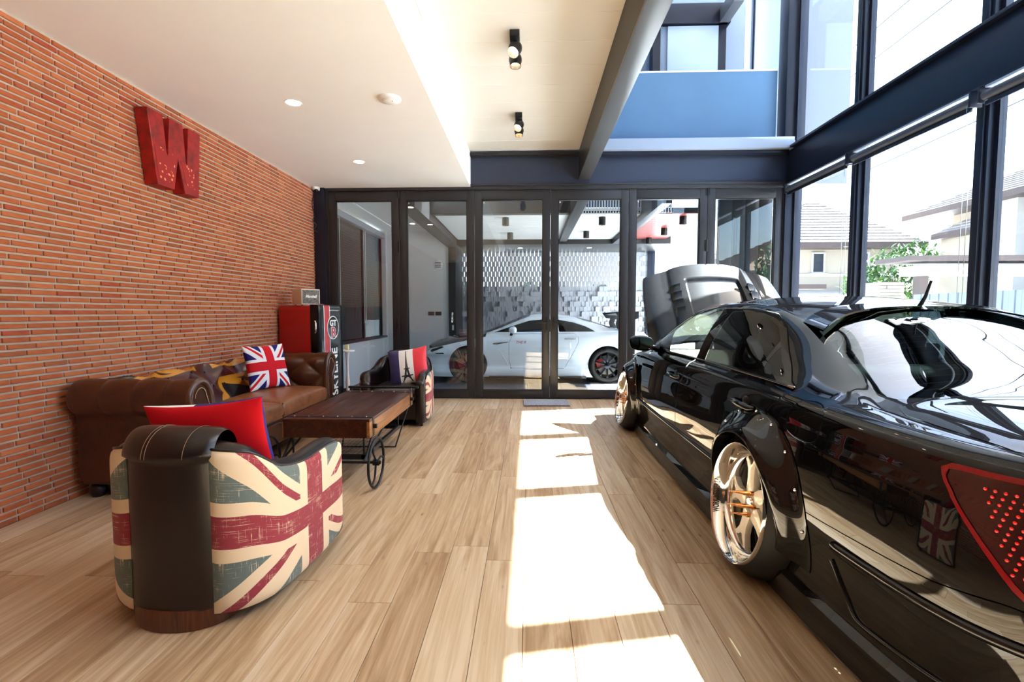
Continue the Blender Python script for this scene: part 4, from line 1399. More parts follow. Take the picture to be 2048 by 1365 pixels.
        # door handles
        for yh, dd in ((3.53, d1), (2.415, d2)):
            bx = B.band(B.u_of_y(yh), 0.765)
            h = MB()
            h.tube([(sg * (bx.x - 0.004), yh + 0.115, 0.768), (sg * (bx.x + 0.022), yh + 0.095, 0.768), (sg * (bx.x + 0.028), yh, 0.765), (sg * (bx.x + 0.022), yh - 0.095, 0.762), (sg * (bx.x - 0.004), yh - 0.115, 0.762)], [0.012, 0.015, 0.0155, 0.015, 0.012], 12)
            h.build('door_handle', M_CARBLACK, dd, smooth=180)
            MB().sph((sg * (bx.x - 0.018), yh, 0.777), (0.02, 0.06, 0.034), 18, 10).build('handle_cup', M_CARTRIM, dd, smooth=180)
        # side moulding and lower trim
        us_ = np.linspace(B.u_of_y(2.66), B.u_of_y(4.66), 50)
        mb = MB(); mb.tube([Vector((sg * B.band(u, 0.39).x, B.band(u, 0.39).y, 0.392)) for u in us_], 0.016, 10)
        mb.build('side_moulding', M_CARBLACK, t, smooth=180)
        # bumper ridge sweeping round the tail
        us_ = np.linspace(0.02 if sg > 0 else 0.0, B.u_of_y(1.70), 60)
        mb = MB(); mb.tube([Vector((sg * B.band(u, 0.405).x, B.band(u, 0.405).y, 0.408 + 0.012 * (1 - u / us_[-1]))) for u in us_], [0.017] * 59 + [0.004], 10)
        mb.build('bumper_moulding', M_CARBLACK, t, smooth=180)
        pth = bez([(1.695, 0.35), (1.66, 0.29), (1.615, 0.225), (1.585, 0.20), (1.53, 0.196), (1.36, 0.205), (1.22, 0.214)], 8)
        MB().tube([(sg * (B.band(B.u_of_y(y), z).x + 0.002), B.band(B.u_of_y(y), z).y, z) for y, z in pth], 0.0075, 8).build('bumper_accent', M_CARBLACK, t, smooth=180)
        # mirrors
        mb = MB()
        def mir(u, v, sg=sg):
            a, b = 2 * PI * u, PI * v
            x = 0.125 * math.cos(b); r_ = math.sin(b) ** 0.6
            y = 0.062 * r_ * math.cos(a); z = 0.068 * r_ * math.sin(a)
            if y < 0: y *= 0.25
            return (sg * (0.985 + x * 0.92), 4.20 + y - 0.05 * (x / 0.125), 0.955 + z + 0.01 * x / 0.125)
        mb.grid(mir, 30, 20)
        mm = mb.build('wing_mirror', M_CARBLACK, t, smooth=180)
        MB().tube([(sg * 0.82, 4.25, 0.90), (sg * 0.88, 4.22, 0.915), (sg * 0.93, 4.20, 0.93)], [0.03, 0.026, 0.022], 12).build('mirror_stalk', M_CARBLACK, mm, smooth=180)
        pts = [(sg * 0.985 + 0.098 * math.cos(a) * abs(math.cos(a)) ** -0.3, 0.955 + 0.052 * math.sin(a)) for a in np.linspace(0.01, 2 * PI + 0.01, 33)[:-1]]
        MB().prism(pts, 4.178, 4.183, 'y').build('mirror_glass', P('mirror_silver_%d' % sg, (0.55, 0.72, 0.68, 1), 0.02, 1.0), mm)
        # front wing vent
        vz = [(4.80, 0.72), (4.70, 0.72), (4.64, 0.43), (4.66, 0.43)]
        bxx = B.band(B.u_of_y(4.72), 0.6).x
        vent = MB().prism([(a, b) for a, b in vz], sg * (bxx - 0.005), sg * (bxx + 0.018), 'x').build('wing_vent', M_CARBLACK, t, bevel=0.004)
        MB().prism([(4.765, 0.70), (4.735, 0.70), (4.655, 0.46), (4.66, 0.45)], sg * (bxx + 0.014), sg * (bxx + 0.021), 'x').build('vent_fin', P('vent_metal_%d' % sg, srgb(150, 120, 96), 0.2, 1.0), vent, bevel=0.002)
        # flares
        for yc, wide, nm in ((YR, 0.085, 'rear_flare'), (YF, 0.085, 'front_flare')):
            mb = MB()
            lip = []
            def fl(u, v, yc=yc, wide=wide, sg=sg):
                a = R(-16 + 212 * u)
                ro = 0.452 if yc < 3 else 0.42; ri = 0.316
                r_ = ro + (ri - ro) * min(1, v / 0.72)
                y, z = yc + r_ * math.cos(a), ZW + 0.012 + r_ * math.sin(a) * 0.985
                z = max(z, 0.03)
                bx = B.band(B.u_of_y(y), min(B.zn(y, z), 0.87)).x if 0.03 <= z else 0.9
                k = min(1, v / 0.72); k = k * k * (3 - 2 * k)
                tap = 1 - 0.35 * abs(math.cos(a)) ** 4
                x = bx + 0.003 + wide * k * tap - (0.05 * (v - 0.72) / 0.28 if v > 0.72 else 0)
                if v > 0.72: y, z = yc + (ri - 0.010 * (v - .72)) * math.cos(a), max(0.03, ZW + 0.012 + (ri - 0.010 * (v - .72)) * math.sin(a) * 0.985)
                return (sg * x, y, z)
            mb.grid(fl, 80, 22)
            fo = mb.build(nm, M_CARBLACK, t, smooth=50)
            mb = MB()
            for k in range(9):
                mb.sph(fl(0.10 + 0.1 * k, 0.14), 0.007, 10, 6)
            o = mb.build('flare_bolts', M_CHROME, fo, smooth=180); o['kind'] = 'stuff'
    # glass
    wsg = B.mesh(12).build('windscreen', M_CLEARTINT, t, smooth=180)
    rwo = B.mesh(13).build('rear_window', M_REARGLASS, t, smooth=180)
    B.mesh(7).build('boot_lid', M_CARBLACK, t, smooth=40)
    B.mesh(10).build('rear_bumper', M_CARBLACK, t, smooth=40)
    # heater lines and sticker on the rear glass
    def rwpt(x, y, up=0.002):
        zc, zr, xr, p = float(B.cz(y)), float(B.rz(y)), float(B.rx(y)), float(B.cr(y))
        return Vector((x, y, zr + (zc - zr) * (1 - min(1, abs(x) / xr) ** p) + up))
    mb = MB()
    for k in range(14):
        y = 1.83 + k * 0.045; xm = float(np.interp(y, [1.8, 2.03, 2.38], [0.56, 0.52, 0.47]))
        mb.tube([rwpt(x, y, -0.002) for x in np.linspace(-xm, xm, 21)], 0.0009, 4)
    o = mb.build('heater_lines', P('heater_line', srgb(150, 96, 60), 0.5), rwo); o['kind'] = 'stuff'
    # smoked roof visor over the rear window
    def visor(u, v):
        x = (u - 0.5) * 2 * 0.575
        ye = 2.60 - 0.16 * (abs(x) / 0.575) ** 3.0
        y = ye + 0.05 - 0.17 * v
        z = rwpt(x, min(max(y, 2.0), 2.62), 0).z
        z0 = rwpt(x, ye + 0.05, 0).z
        zz = z0 + (z - z0) * 0.45 + 0.006
        return (x, y, zz)
    mb = MB(); mb.grid(visor, 50, 8); mb.grid(lambda u, v: tuple(Vector(visor(u, v)) - Vector((0, 0, 0.009 if v > 0.1 else 0.0))), 50, 8)
    mb.grid(lambda u, v: tuple(Vector(visor(u, 1.0)) - Vector((0, 0, 0.009 * v))), 50, 1)
    mb.build('roof_visor', M_CARBLACK, t, smooth=40)
    me = text_mesh('K-S', 0.085, 0.0006, offset=0.003)
    for v in me.vertices:
        y = 2.37 + v.co.y * 0.8; x = v.co.x * 1.6 - 0.13
        p = rwpt(x, y, 0.004); v.co = p
    me.materials.clear(); me.materials.append(M_DECALW); link(bpy.data.objects.new('glass_sticker', me), rwo)
    # boot lip spoiler
    mb = MB(); mb.tube([(x, 1.045 + 0.10 * (abs(x) / 0.66) ** 3, 0.893 - 0.012 * (abs(x) / 0.66) ** 2) for x in np.linspace(-0.66, 0.66, 40)], 0.012, 8); mb.build('boot_lip', M_CARBLACK, t, smooth=180)
    # tail lamps
    m, nt, b = new_mat('red_lens'); b.inputs['Base Color'].default_value = srgb(104, 4, 12); b.inputs['Roughness'].default_value = 0.08; b.inputs['Coat Weight'].default_value = 1.0
    m2, nt2, b2 = new_mat('dark_red_lens'); b2.inputs['Base Color'].default_value = srgb(34, 3, 6); b2.inputs['Roughness'].default_value = 0.1; b2.inputs['Coat Weight'].default_value = 1.0
    mled = P('red_led', srgb(220, 20, 24), 0.25, coat=0.6)
    for sg in (-1, 1):
        l = B.mesh(9, (sg,)).build('tail_lamp', m, t, smooth=60)
        B.mesh(8, (sg,), 0.003).build('lamp_lens', m2, l, smooth=60)
        mb = MB()
        for i in range(20):
            for j in range(13):
                z = 0.772 - j * 0.0155 - 0.0; u = (u1 - 0.115) - i * 0.021 - (0.0105 if j % 2 else 0) - j * 0.0058
                if u < 0.43 or z < 0.575 + (0.05 if u < 0.6 else 0): continue
                p = B.band(u, B.zn(1.15, z), 0.002); mb.sph((sg * p.x, p.y, z), 0.0042, 8, 6)
        o = mb.build('led_dots', mled, l, smooth=180); o['kind'] = 'stuff'
        mb = MB()
        pts = [B.band(u, B.zn(1.12, z), 0.004) for u, z in ((u2 - 0.005, 0.585), (u2 - 0.02, 0.553), (u2 - 0.10, 0.545), (u2 - 0.16, 0.56), (u2 - 0.10, 0.592))]
        mb.add([(sg * p.x, p.y, p.z) for p in pts], [(0, 1, 2, 3, 4)])
        mb.build('reverse_lens', P('clear_lens_%d' % sg, srgb(190, 160, 140), 0.15, coat=1.0, bmp=0.6, bscale=120), l)
    # antenna
    an = MB().lathe([(0.0, 0.0), (0.036, 0.0), (0.03, 0.006), (0.014, 0.02), (0.0, 0.028)], 18, Matrix.Translation((0, 2.50, 1.236)) @ Matrix.Diagonal((0.6, 1.2, 1, 1))).tube([(0, 2.50, 1.248), (0, 2.465, 1.30), (0, 2.435, 1.375)], [0.011, 0.008, 0.0065], 10).build('roof_antenna', M_CARTRIM, t, smooth=60)
    # cabin
    MB().box(-0.80, 0.80, 1.95, 4.75, 0.16, 0.20).box(-0.83, -0.79, 2.2, 4.7, 0.2, 0.82).box(0.79, 0.83, 2.2, 4.7, 0.2, 0.82).build('cabin_floor', M_CABIN, t)
    MB().box(-0.62, 0.62, 1.74, 2.30, 0.80, 0.835).build('parcel_shelf', M_CABIN, t, bevel=0.01)
    mb = MB(); mb.grid(lambda u, v: ((u - 0.5) * 1.44, 4.10 + 0.62 * v, 0.72 + 0.17 * math.sin(PI * min(1, v * 1.4) / 2) - 0.03 * v), 20, 14)
    mb.box(-0.72, 0.72, 4.10, 4.18, 0.45, 0.73); mb.build('dashboard', M_CABINTAN, t, smooth=60)
    MB().tube([(0.36 + 0.18 * math.cos(a), 4.02 + 0.05 * math.sin(a), 0.80 + 0.17 * math.sin(a)) for a in np.linspace(0, 2 * PI, 33)[:-1]], 0.014, 8, closed=True).build('steering_wheel', M_CABIN, t, smooth=180)
    for sx in (-0.38, 0.38):
        mb = MB(); cushion_box(mb, sx - 0.25, sx + 0.25, 3.25, 3.80, 0.30, 0.46, 6, 0.02, 14)
        st = mb.build('front_seat', M_CABIN, t, smooth=180)
        mb = MB(); cushion_box(mb, -0.24, 0.24, -0.32, 0.32, -0.07, 0.07, 5, 0.02, 14)
        bk = mb.build('seat_back', M_CABIN, st, smooth=180); bk.location = (sx, 3.22, 0.72); bk.rotation_euler = (R(-72 + 180), 0, 0)
        mb = MB(); cushion_box(mb, -0.13, 0.13, -0.09, 0.09, -0.05, 0.05, 4, 0.01, 12)
        hr = mb.build('headrest', M_CABIN, st, smooth=180); hr.location = (sx, 3.09, 1.09); hr.rotation_euler = (R(-78 + 180), 0, 0)
    mb = MB(); cushion_box(mb, -0.66, 0.66, 2.30, 2.85, 0.32, 0.48, 8, 0.02, 16); mb.build('rear_seat', M_CABIN, t, smooth=180)
    mb = MB(); cushion_box(mb, -0.64, 0.64, -0.28, 0.28, -0.07, 0.07, 7, 0.02, 16)
    bk = mb.build('rear_seat_back', M_CABIN, t, smooth=180); bk.location = (0, 2.36, 0.70); bk.rotation_euler = (R(106), 0, 0)
    # engine bay
    MB().box(-0.70, 0.70, 4.82, 5.80, 0.30, 0.34).box(-0.72, -0.68, 4.8, 5.8, 0.3, 0.72).box(0.68, 0.72, 4.8, 5.8, 0.3, 0.72).box(-0.7, 0.7, 4.78, 4.82, 0.3, 0.86).box(-0.7, 0.7, 5.78, 5.82, 0.3, 0.62).build('engine_bay', M_CABIN, t)
    MB().box(-0.32, 0.32, 4.95, 5.6, 0.34, 0.70).build('engine_block', M_CARTRIM, t, bevel=0.03)
    # raised bonnet
    hb = bpy.data.objects.new('bonnet', None); link(hb, t); hb.location = (0, 4.78, 0.905); hb.rotation_euler = (R(46), 0, 0)
    def hood_pt(a, b, lift=0.0):
        # a in -1..1 across, b 0..1 from hinge to nose
        hw = 0.755 - 0.035 * b - 0.04 * b ** 4
        nose = 1.02 + 0.07 * (1 - a * a) - 0.03 * a * a
        x = a * hw; y = b * nose
        g = max(0, 1 - abs(a / 0.62) ** 3.2) ** 0.55 if abs(a) < 0.62 else 0
        z = 0.05 * (1 - a * a) + 0.045 * g * (0.35 + 0.65 * min(1, b * 1.5)) - 0.055 * abs(a) ** 5 + 0.02 * math.sin(PI * b) + 0.10 * max(0, abs(a) - 0.72) * b
        # sunk centre panel
        s = min(1, max(0, (0.40 - abs(a)) / 0.03)) * min(1, max(0, (b - 0.12) / 0.04)) * min(1, max(0, (0.80 - b) / 0.05))
        z -= 0.030 * s
        return (x, y, z + lift)
    mb = MB(); mb.grid(lambda u, v: hood_pt(2 * u - 1, v), 110, 60)
    mb.grid(lambda u, v: hood_pt(2 * u - 1, v, -0.022), 60, 20)
    mb.grid(lambda u, v: tuple(Vector(hood_pt(2 * u - 1, 1.0)) - Vector((0, 0, 0.03 * v))), 60, 2)
    for a in (-1, 1): mb.grid(lambda u, v, a=a: tuple(Vector(hood_pt(a, u)) - Vector((0, 0, 0.03 * v))), 30, 2)
    M_CARBON = P('weathered_carbon', srgb(12, 13, 15), 0.35, spec=0.1, coat=0.5, coat_rough=0.03, var=0.5, vscale=14, bmp=0.02, bscale=40)
    mb.build('bonnet_skin', M_CARBON, hb, smooth=40)
    for sg in (-1, 1):
        for k in range(4):
            b0 = 0.30 + 0.105 * k
            mb = MB()
            mb.grid(lambda u, v: tuple(Vector(hood_pt(sg * (0.49 + 0.13 * u), b0 + 0.095 * v, 0.004 + 0.028 * v * v))), 8, 8)
            mb.grid(lambda u, v: tuple(Vector(hood_pt(sg * (0.49 + 0.13 * u), b0 + 0.095, 0.032 - 0.03 * v))), 8, 2)
            mb.build('bonnet_louvre', M_CARBON, hb, smooth=60)
    # wheels
    mats = dict(tyre=M_TYRE, lip=M_POLISH)
    rim = [(0.150, -0.245), (0.215, -0.24), (0.216, -0.095), (0.221, -0.076), (0.230, -0.072), (0.236, -0.066), (0.240, -0.050), (0.247, -0.030), (0.256, -0.012), (0.262, -0.004), (0.268, 0.004), (0.273, 0.006), (0.2765, 0.000), (0.277, -0.012)]
    tyre = [(0.274, -0.006), (0.280, -0.014), (0.296, -0.030), (0.313, -0.055), (0.324, -0.085), (0.328, -0.11)]
    for k in range(4): tyre += [(0.328, -0.115 - 0.036 * k), (0.322, -0.117 - 0.036 * k), (0.322, -0.124 - 0.036 * k), (0.328, -0.126 - 0.036 * k)]
    tyre += [(0.327, -0.27), (0.312, -0.298), (0.27, -0.30), (0.23, -0.28)]
    def spokes(w, Mx):
        for k in range(5):
            a0 = 2 * PI * k / 5 + 0.32
            out = [(0.045, 0.036), (0.075, 0.036), (0.12, 0.030), (0.16, 0.034), (0.195, 0.052), (0.219, 0.072)]
            L_ = [(r_, hw) for r_, hw in out] + [(0.219, 0.044), (0.20, 0.020), (0.180, 0.006)]
            poly = L_ + [(r_, -hw) for r_, hw in reversed(L_)]
            poly = [(x * math.cos(a0) - y * math.sin(a0), x * math.sin(a0) + y * math.cos(a0)) for x, y in poly]
            n = len(poly)
            dish = lambda x, y: -0.082 + 0.016 * max(0, 1 - math.hypot(x, y) / 0.22)
            vs_ = [(x, y, dish(x, y)) for x, y in poly] + [(x, y, dish(x, y) - 0.030) for x, y in poly]
            mb = MB(); mb.add(vs_, [tuple(range(n)), tuple(range(2 * n - 1, n - 1, -1))] + [(i, (i + 1) % n, n + (i + 1) % n, n + i) for i in range(n)], None, Mx)
            mb.build('spoke', M_RIMWHITE, w, smooth=30, bevel=0.004)
    def hub(w, Mx):
        MB().lathe([(0, -0.078), (0.03, -0.078), (0.036, -0.083), (0.072, -0.088), (0.078, -0.094), (0.078, -0.16), (0, -0.16)], 40, Mx).build('hub', M_RIMWHITE, w, smooth=40)
        MB().lathe([(0, -0.062), (0.022, -0.064), (0.026, -0.070), (0.026, -0.08), (0, -0.08)], 24, Mx).build('centre_cap', M_POLISH, w, smooth=40)
        for k in range(5):
            a = 2 * PI * k / 5 + 0.32 + 0.63
            Mt = Mx @ Matrix.Translation((0.054 * math.cos(a), 0.054 * math.sin(a), 0))
            MB().lathe([(0.0, -0.09), (0.011, -0.09), (0.011, -0.062), (0.0125, -0.058), (0.009, -0.052), (0.006, -0.02), (0.0015, 0.012), (0, 0.012)], 12, Mt).build('spike_nut', M_SPIKE, w, smooth=50)
        MB().lathe([(0.0, -0.20), (0.165, -0.20), (0.165, -0.21), (0, -0.21)], 40, Mx).build('brake_disc', P('brake_steel', srgb(96, 88, 80), 0.35, 0.9), w)
        me = text_mesh('WORK MEISTER L1', 0.020, 0.0003, offset=0.0006)
        for v in me.vertices:
            a = R(104) - v.co.x / 0.251; r_ = 0.2515 + v.co.y * 0.9
            h = -0.012 - 0.018 * (0.256 - r_) / 0.009 + 0.004 + v.co.z
            v.co = Mx @ Vector((r_ * math.cos(a), r_ * math.sin(a), h))
        me.materials.clear(); me.materials.append(M_CARTRIM); link(bpy.data.objects.new('lip_lettering', me), w)
    for yc in (YR, YF):
        for sg in (-1, 1):
            tailored_wheel(t, 'wheel', (sg * 0.985, yc, 0.329), sg, 7.0, 0.0, rim, tyre, mats, spokes, hub)
    # wheel wells
    for yc in (YR, YF):
        for sg in (-1, 1):
            mb = MB(); mb.grid(lambda u, v: (sg * (0.60 + 0.28 * v), yc + 0.36 * math.cos(PI * u), ZW + 0.36 * math.sin(PI * u)), 20, 3); mb.box(sg * 0.60 - 0.002, sg * 0.60 + 0.002, yc - 0.36, yc + 0.36, 0.1, 0.70)
            mb.build('wheel_arch_liner', M_CABIN, t, smooth=60)
    MB().box(-0.60, 0.60, 1.12, 5.75, 0.06, 0.16).box(-0.85, 0.85, 2.64, 4.70, 0.06, 0.16).box(-0.80, 0.80, 1.3, 1.90, 0.06, 0.16).build('underbody', M_CABIN, t)
    return t


make_sedan()

# ---------------------------------------------------------------- carport behind the doors
GZ = -0.17


def speckle_mat():
    m, nt, b = new_mat('speckled_paving')
    vo = nt.nodes.new('ShaderNodeTexVoronoi'); vo.inputs['Scale'].default_value = 30
    nt.links.new(coords(nt, 'Object', (1, 1, 1)), vo.inputs['Vector'])
    c = ramp(nt, vo.outputs['Distance'], [(0.10, srgb(190, 196, 204)), (0.22, srgb(62, 68, 78)), (1.0, srgb(50, 55, 64))])
    nt.links.new(c, b.inputs['Base Color']); b.inputs['Roughness'].default_value = 0.35
    return m


fl2 = struct('floor_carport', 'grey speckled paving of the carport')
m_pave = speckle_mat()
MB().box(-4.0, 4.2, YD + 0.16, 13.2, GZ - 0.1, GZ - 0.004).build('paving_bed', P('paving_joint', srgb(120, 122, 124), 0.9), fl2)
pv = MB().box(-0.296, 0.296, -0.296, 0.296, -0.02, 0.0).mesh('paving_slab', smooth=0, bevel=0.004, seg=1); pv.materials.append(m_pave)
pv2 = pv.copy(); pv2.materials.clear(); pv2.materials.append(P('bounce_paving', srgb(190, 188, 184), 0.7, var=0.06))  # paler slabs added to bounce sunlight up into the carport
for i in range(12):
    for j in range(9):
        obj_of(pv if i < 8 else pv2, 'paving_slab', fl2, (-3.3 + 0.6 * i, YD + 0.46 + 0.6 * j, GZ))
MB().box(-3.0, 3.7, YD + 0.09, YD + 0.17, GZ - 0.1, -0.02).build('threshold', P('threshold_concrete', srgb(120, 120, 122), 0.8), fl2)

w = struct('wall_carport', 'white rendered wall with a wide dark window beside the carport')
MB().box(-3.5, -3.32, YD + 0.15, 11.45, GZ, 0.66).build('low_wall', M_WALLW, w)
MB().box(-3.5, -3.32, 11.22, 11.45, 0.66, 3.1).box(-3.5, -3.32, YD + 0.15, YD + 0.3, 0.66, 3.1).build('pier', M_WALLW, w)
MB().box(-3.5, -3.30, YD + 0.3, 11.22, 0.64, 0.68).build('sill', M_FRAME, w)
MB().box(-3.44, -3.43, YD + 0.3, 11.22, 0.68, 3.05).build('pane', glass_mat('smoked_glass', (0.16, 0.17, 0.17, 1), 0.05), w)
MB().box(-3.9, -3.85, YD + 0.2, 11.3, 0.3, 3.2).build('shade_cloth', P('grey_blind', srgb(96, 98, 92), 0.8), w)
for yy in (7.4, 8.62, 9.94, 11.18): MB().box(-3.46, -3.41, yy - 0.02, yy + 0.02, 0.68, 3.05).build('window_bar', M_FRAME, w)
MB().box(-3.41, -3.30, YD + 0.4, 11.1, 2.90, 3.02).build('blind_cassette', P('cassette_grey', srgb(150, 160, 162), 0.4), w, bevel=0.008)
for yy in (8.35, 8.5, 9.75, 9.85): MB().tube([(-3.33, yy, 2.9), (-3.33, yy, 1.0 if yy > 9 else 0.75)], 0.005, 6).build('blind_cord', M_WHITE, w)
w = struct('wall_carport_end', 'white end wall with black switch plates behind the white car')
MB().box(-3.5, -1.87, 11.35, 11.5, GZ, 3.1).build('wall_panel', M_WALLW, w)
for xx in (-2.29, -2.12):
    s_ = MB().box(xx - 0.07, xx + 0.07, 11.335, 11.35, 1.145, 1.235).build('switch_plate', M_BLACK, w, bevel=0.004)
    MB().box(xx - 0.045, xx + 0.045, 11.331, 11.336, 1.165, 1.215).build('rocker', M_CARTRIM, s_)
v_ = MB().lathe([(0, 0), (0.105, 0), (0.11, 0.01), (0.10, 0.018), (0, 0.018)], 28, Matrix.Translation((-2.12, 11.35, 2.33)) @ Matrix.Rotation(R(90), 4, 'X')).build('reflected_vent', M_WHITE, w, smooth=40)  # disc added to stand for a reflection in the door glass
for k in range(4): MB().box(-2.19, -2.05, 11.328, 11.333, 2.27 + 0.035 * k, 2.285 + 0.035 * k).build('reflected_slot', M_FRAME, v_)
c = struct('ceiling_carport', 'white carport ceiling boards between dark steel beams')
MB().box(-3.6, -1.6, YD + 0.15, 11.5, 3.1, 3.2).build('plaster_ceiling', M_WHITE, c)
MB().box(-3.06, -3.0, YD + 0.2, 11.3, 3.085, 3.1).build('shadow_gap', M_DECALW, c)
MB().box(-1.6, 1.9, 8.2, 12.5, 2.862, 2.95).build('ceiling_backing', M_WHITE, c)
pmesh = MB().box(-1.25, 1.25, -0.098, 0.098, 0, 0.012).mesh('ceiling_board', smooth=0, bevel=0.003, seg=1); pmesh.materials.append(P('carport_board', srgb(214, 214, 212), 0.5))
for k in range(14):
    o = obj_of(pmesh, 'ceiling_board', c, (-0.42, 8.3 + 0.2 * k, 2.85)); o.scale = (0.93, 1, 1)
    o = obj_of(pmesh, 'ceiling_board', c, (1.36, 8.3 + 0.2 * k, 2.85)); o.scale = (0.42, 1, 1)
m_redw = wood_mat('red_timber', srgb(92, 34, 28), srgb(124, 48, 40), srgb(148, 70, 58), 0.4, 1.0, 0, False)
rs = struct('ceiling_timber', 'red stained timber soffit over the drive')
rm = MB().box(-0.52, 0.52, -0.047, 0.047, 0, 0.018).mesh('soffit_board', smooth=0, bevel=0.003, seg=1); rm.materials.append(m_redw)
for k in range(43): obj_of(rm, 'soffit_board', rs, (2.52, 8.25 + 0.1 * k, 2.85))
MB().box(1.98, 3.04, 8.2, 12.5, 2.87, 2.95).build('soffit_backing', M_CARTRIM, rs)
for nm, lb, b6 in (('trim_beam_1', 'dark carport beam beside the white end wall', (-1.88, -1.62, YD + 0.16, 12.4, 2.72, 3.3)),
                   ('trim_beam_2', 'dark carport joist in line with the indoor joist', (0.68, 0.84, YD + 0.16, 10.95, 2.78, 3.2)),
                   ('trim_beam_3', 'navy carport beam beside the timber soffit', (1.86, 2.0, YD + 0.16, 10.95, 2.74, 3.2)),
                   ('trim_beam_4', 'dark carport beam over the block screen', (-1.9, 3.15, 10.95, 12.6, 2.74, 3.05)),
                   ('trim_beam_5', 'dark edge beam of the carport ceiling', (-1.62, 0.75, 8.02, 8.2, 2.84, 3.4)),
                   ('trim_beam_6', 'navy end post of the block screen', (2.98, 3.16, 12.3, 12.6, GZ, 2.74)),
                   ('trim_beam_7', 'dark post between end wall and block screen', (-1.87, -1.70, 11.3, 12.5, GZ, 2.72))):
    t = struct(nm, lb); MB().box(*b6).build('beam', M_STEEL if '6' in nm or '3' in nm else M_STEEL_WARMLIT, t, bevel=0.004)
    if nm.endswith('7'):
        MB().box(-1.80, -1.755, 11.285, 11.30, 0.98, 1.22).build('lock_plate', M_CHROME, t, bevel=0.004)
        MB().box(-1.79, -1.75, 11.27, 11.29, 0.80, 0.92).build('paper_tag', M_WHITE, t)
w = struct('wall_store', 'dark panelled store wall outside the last door leaf')
for k in range(4): MB().box(2.70 + 0.187 * k, 2.883 + 0.187 * k, 7.05, 7.12, GZ, 2.9).build('panel', P('store_panel_%d' % k, srgb(34, 37, 44), 0.5), w, bevel=0.004)

sc = thing('slat_screen', 'screen of thin white upright slats hung above the carport edge', 'screen', (0.85, 8.14, 2.86))
sm_ = MB().box(-0.009, 0.009, -0.02, 0.02, 0.0, 1.1).mesh('slat', smooth=0); sm_.materials.append(M_WHITE)
for k in range(34): obj_of(sm_, 'slat', sc, (0.045 * k, 0, 0))
MB().box(-0.02, 1.52, 0.05, 0.07, 0.1, 1.1).build('sky_backing', P('sky_blue_backing', srgb(66, 100, 140), 0.5), sc)  # panel added in place of the blue sky between the slats
MB().box(-0.02, 1.52, -0.01, 0.01, 0.0, 0.03).box(-0.02, 1.52, -0.01, 0.01, 1.07, 1.1).build('slat_rail', M_STEEL, sc)

# breeze-block screen
bw = struct('wall_back', 'pale grey screen of staggered upright concrete blocks')
M_BLOCK = P('pale_block', srgb(176, 178, 184), 0.8, var=0.06, vscale=6, bmp=0.15, bscale=60)
bms = []
for k in range(6):
    me = MB().box(-0.0425 + 0.001 * (k % 3), 0.0425 - 0.001 * (k % 3), -0.06, 0.0, 0.002, 0.126).mesh('block', smooth=0, bevel=0.003, seg=1); me.materials.append(M_BLOCK); bms.append(me)
stuff_b = MB(); cand = []
for r_ in range(23):
    z = GZ + 0.128 * r_; opn = r_ >= 16
    for cidx in range(49):
        x = -1.70 + 0.1 * cidx + (0.05 if r_ % 2 else 0)
        if x > 2.93: continue
        cand.append((x, z, r_, cidx))
big = [q for q in cand if 16 <= q[2] <= 22 and -1.75 < q[0] < 2.5]
big = sorted(big, key=lambda q: -q[2])[:296]
bs = set(big)
for q in cand:
    x, z, r_, cidx = q
    dy = 0.0 if r_ >= 16 else rng.choice((0.0, 0.02, -0.05, 0.03))
    if q in bs: obj_of(rng.choice(bms), 'block', bw, (x, 12.51 + dy, z))
    else: stuff_b.box(x - (0.0425 if r_ >= 16 else 0.046), x + (0.0425 if r_ >= 16 else 0.046), 12.45 + dy, 12.51 + dy, z + 0.002, z + 0.126)
o = stuff_b.build('block_field', M_BLOCK, bw, smooth=0, weld=False, bevel=0.0); o['kind'] = 'stuff'
mb = MB()
for r_ in range(24): mb.box(-1.74, 2.98, 12.46, 12.50, GZ + 0.128 * r_ - 0.003, GZ + 0.128 * r_ + 0.003)
mb.build('joint_rods', M_BLOCK, bw)
MB().box(-1.72, 2.98, 12.555, 12.60, GZ, GZ + 0.128 * 16).build('backing_wall', M_BLOCK, bw)


def cylinder_lamp(x, y, z, lab):
    t = thing('ceiling_cylinder_lamp', lab, 'lamp', (x, y, z - 0.135), group='black cylinder lamps of the carport')
    MB().lathe([(0.0, 0.0), (0.0, 0.135)], 4) if False else None
    MB().lathe([(0.045, 0.006), (0.052, 0.0), (0.058, 0.0), (0.06, 0.004), (0.06, 0.135), (0, 0.135)], 24).build('housing', M_BLACK, t, smooth=40)
    MB().lathe([(0, 0.02), (0.045, 0.02), (0.045, 0.006)], 20).build('reflector', P('lamp_gold', srgb(190, 150, 100), 0.3, 0.8), t, smooth=40)


for x, y, lab in ((-0.40, 8.45, 'black cylinder lamp at the near edge of the white carport boards'), (-0.38, 10.04, 'black cylinder lamp over the white car bonnet side'),
                  (1.16, 9.9, 'black cylinder lamp over the rear of the white car'), (1.26, 8.45, 'black cylinder lamp below the slat screen'),
                  (2.63, 8.45, 'black cylinder lamp nearest on the red timber soffit'), (2.63, 9.6, 'black cylinder lamp midway on the red timber soffit'), (2.63, 11.3 - 0.5, 'black cylinder lamp farthest on the red timber soffit')):
    cylinder_lamp(x, y, 2.85, lab)
M_LAMPON = emit('lamp_glow', (1.0, 0.86, 0.66, 1), 14.0)


def downlight(x, y, z, lab, r_=0.055, grp='recessed downlights'):
    t = thing('recessed_downlight', lab, 'downlight', (x, y, z), group=grp)
    MB().lathe([(r_, -0.001), (r_ + 0.012, -0.004), (r_ + 0.014, 0.0)], 28).build('trim_ring', M_WHITE, t, smooth=40)
    MB().lathe([(0, -0.0012), (r_, -0.0012)], 28).build('diffuser', M_LAMPON, t)


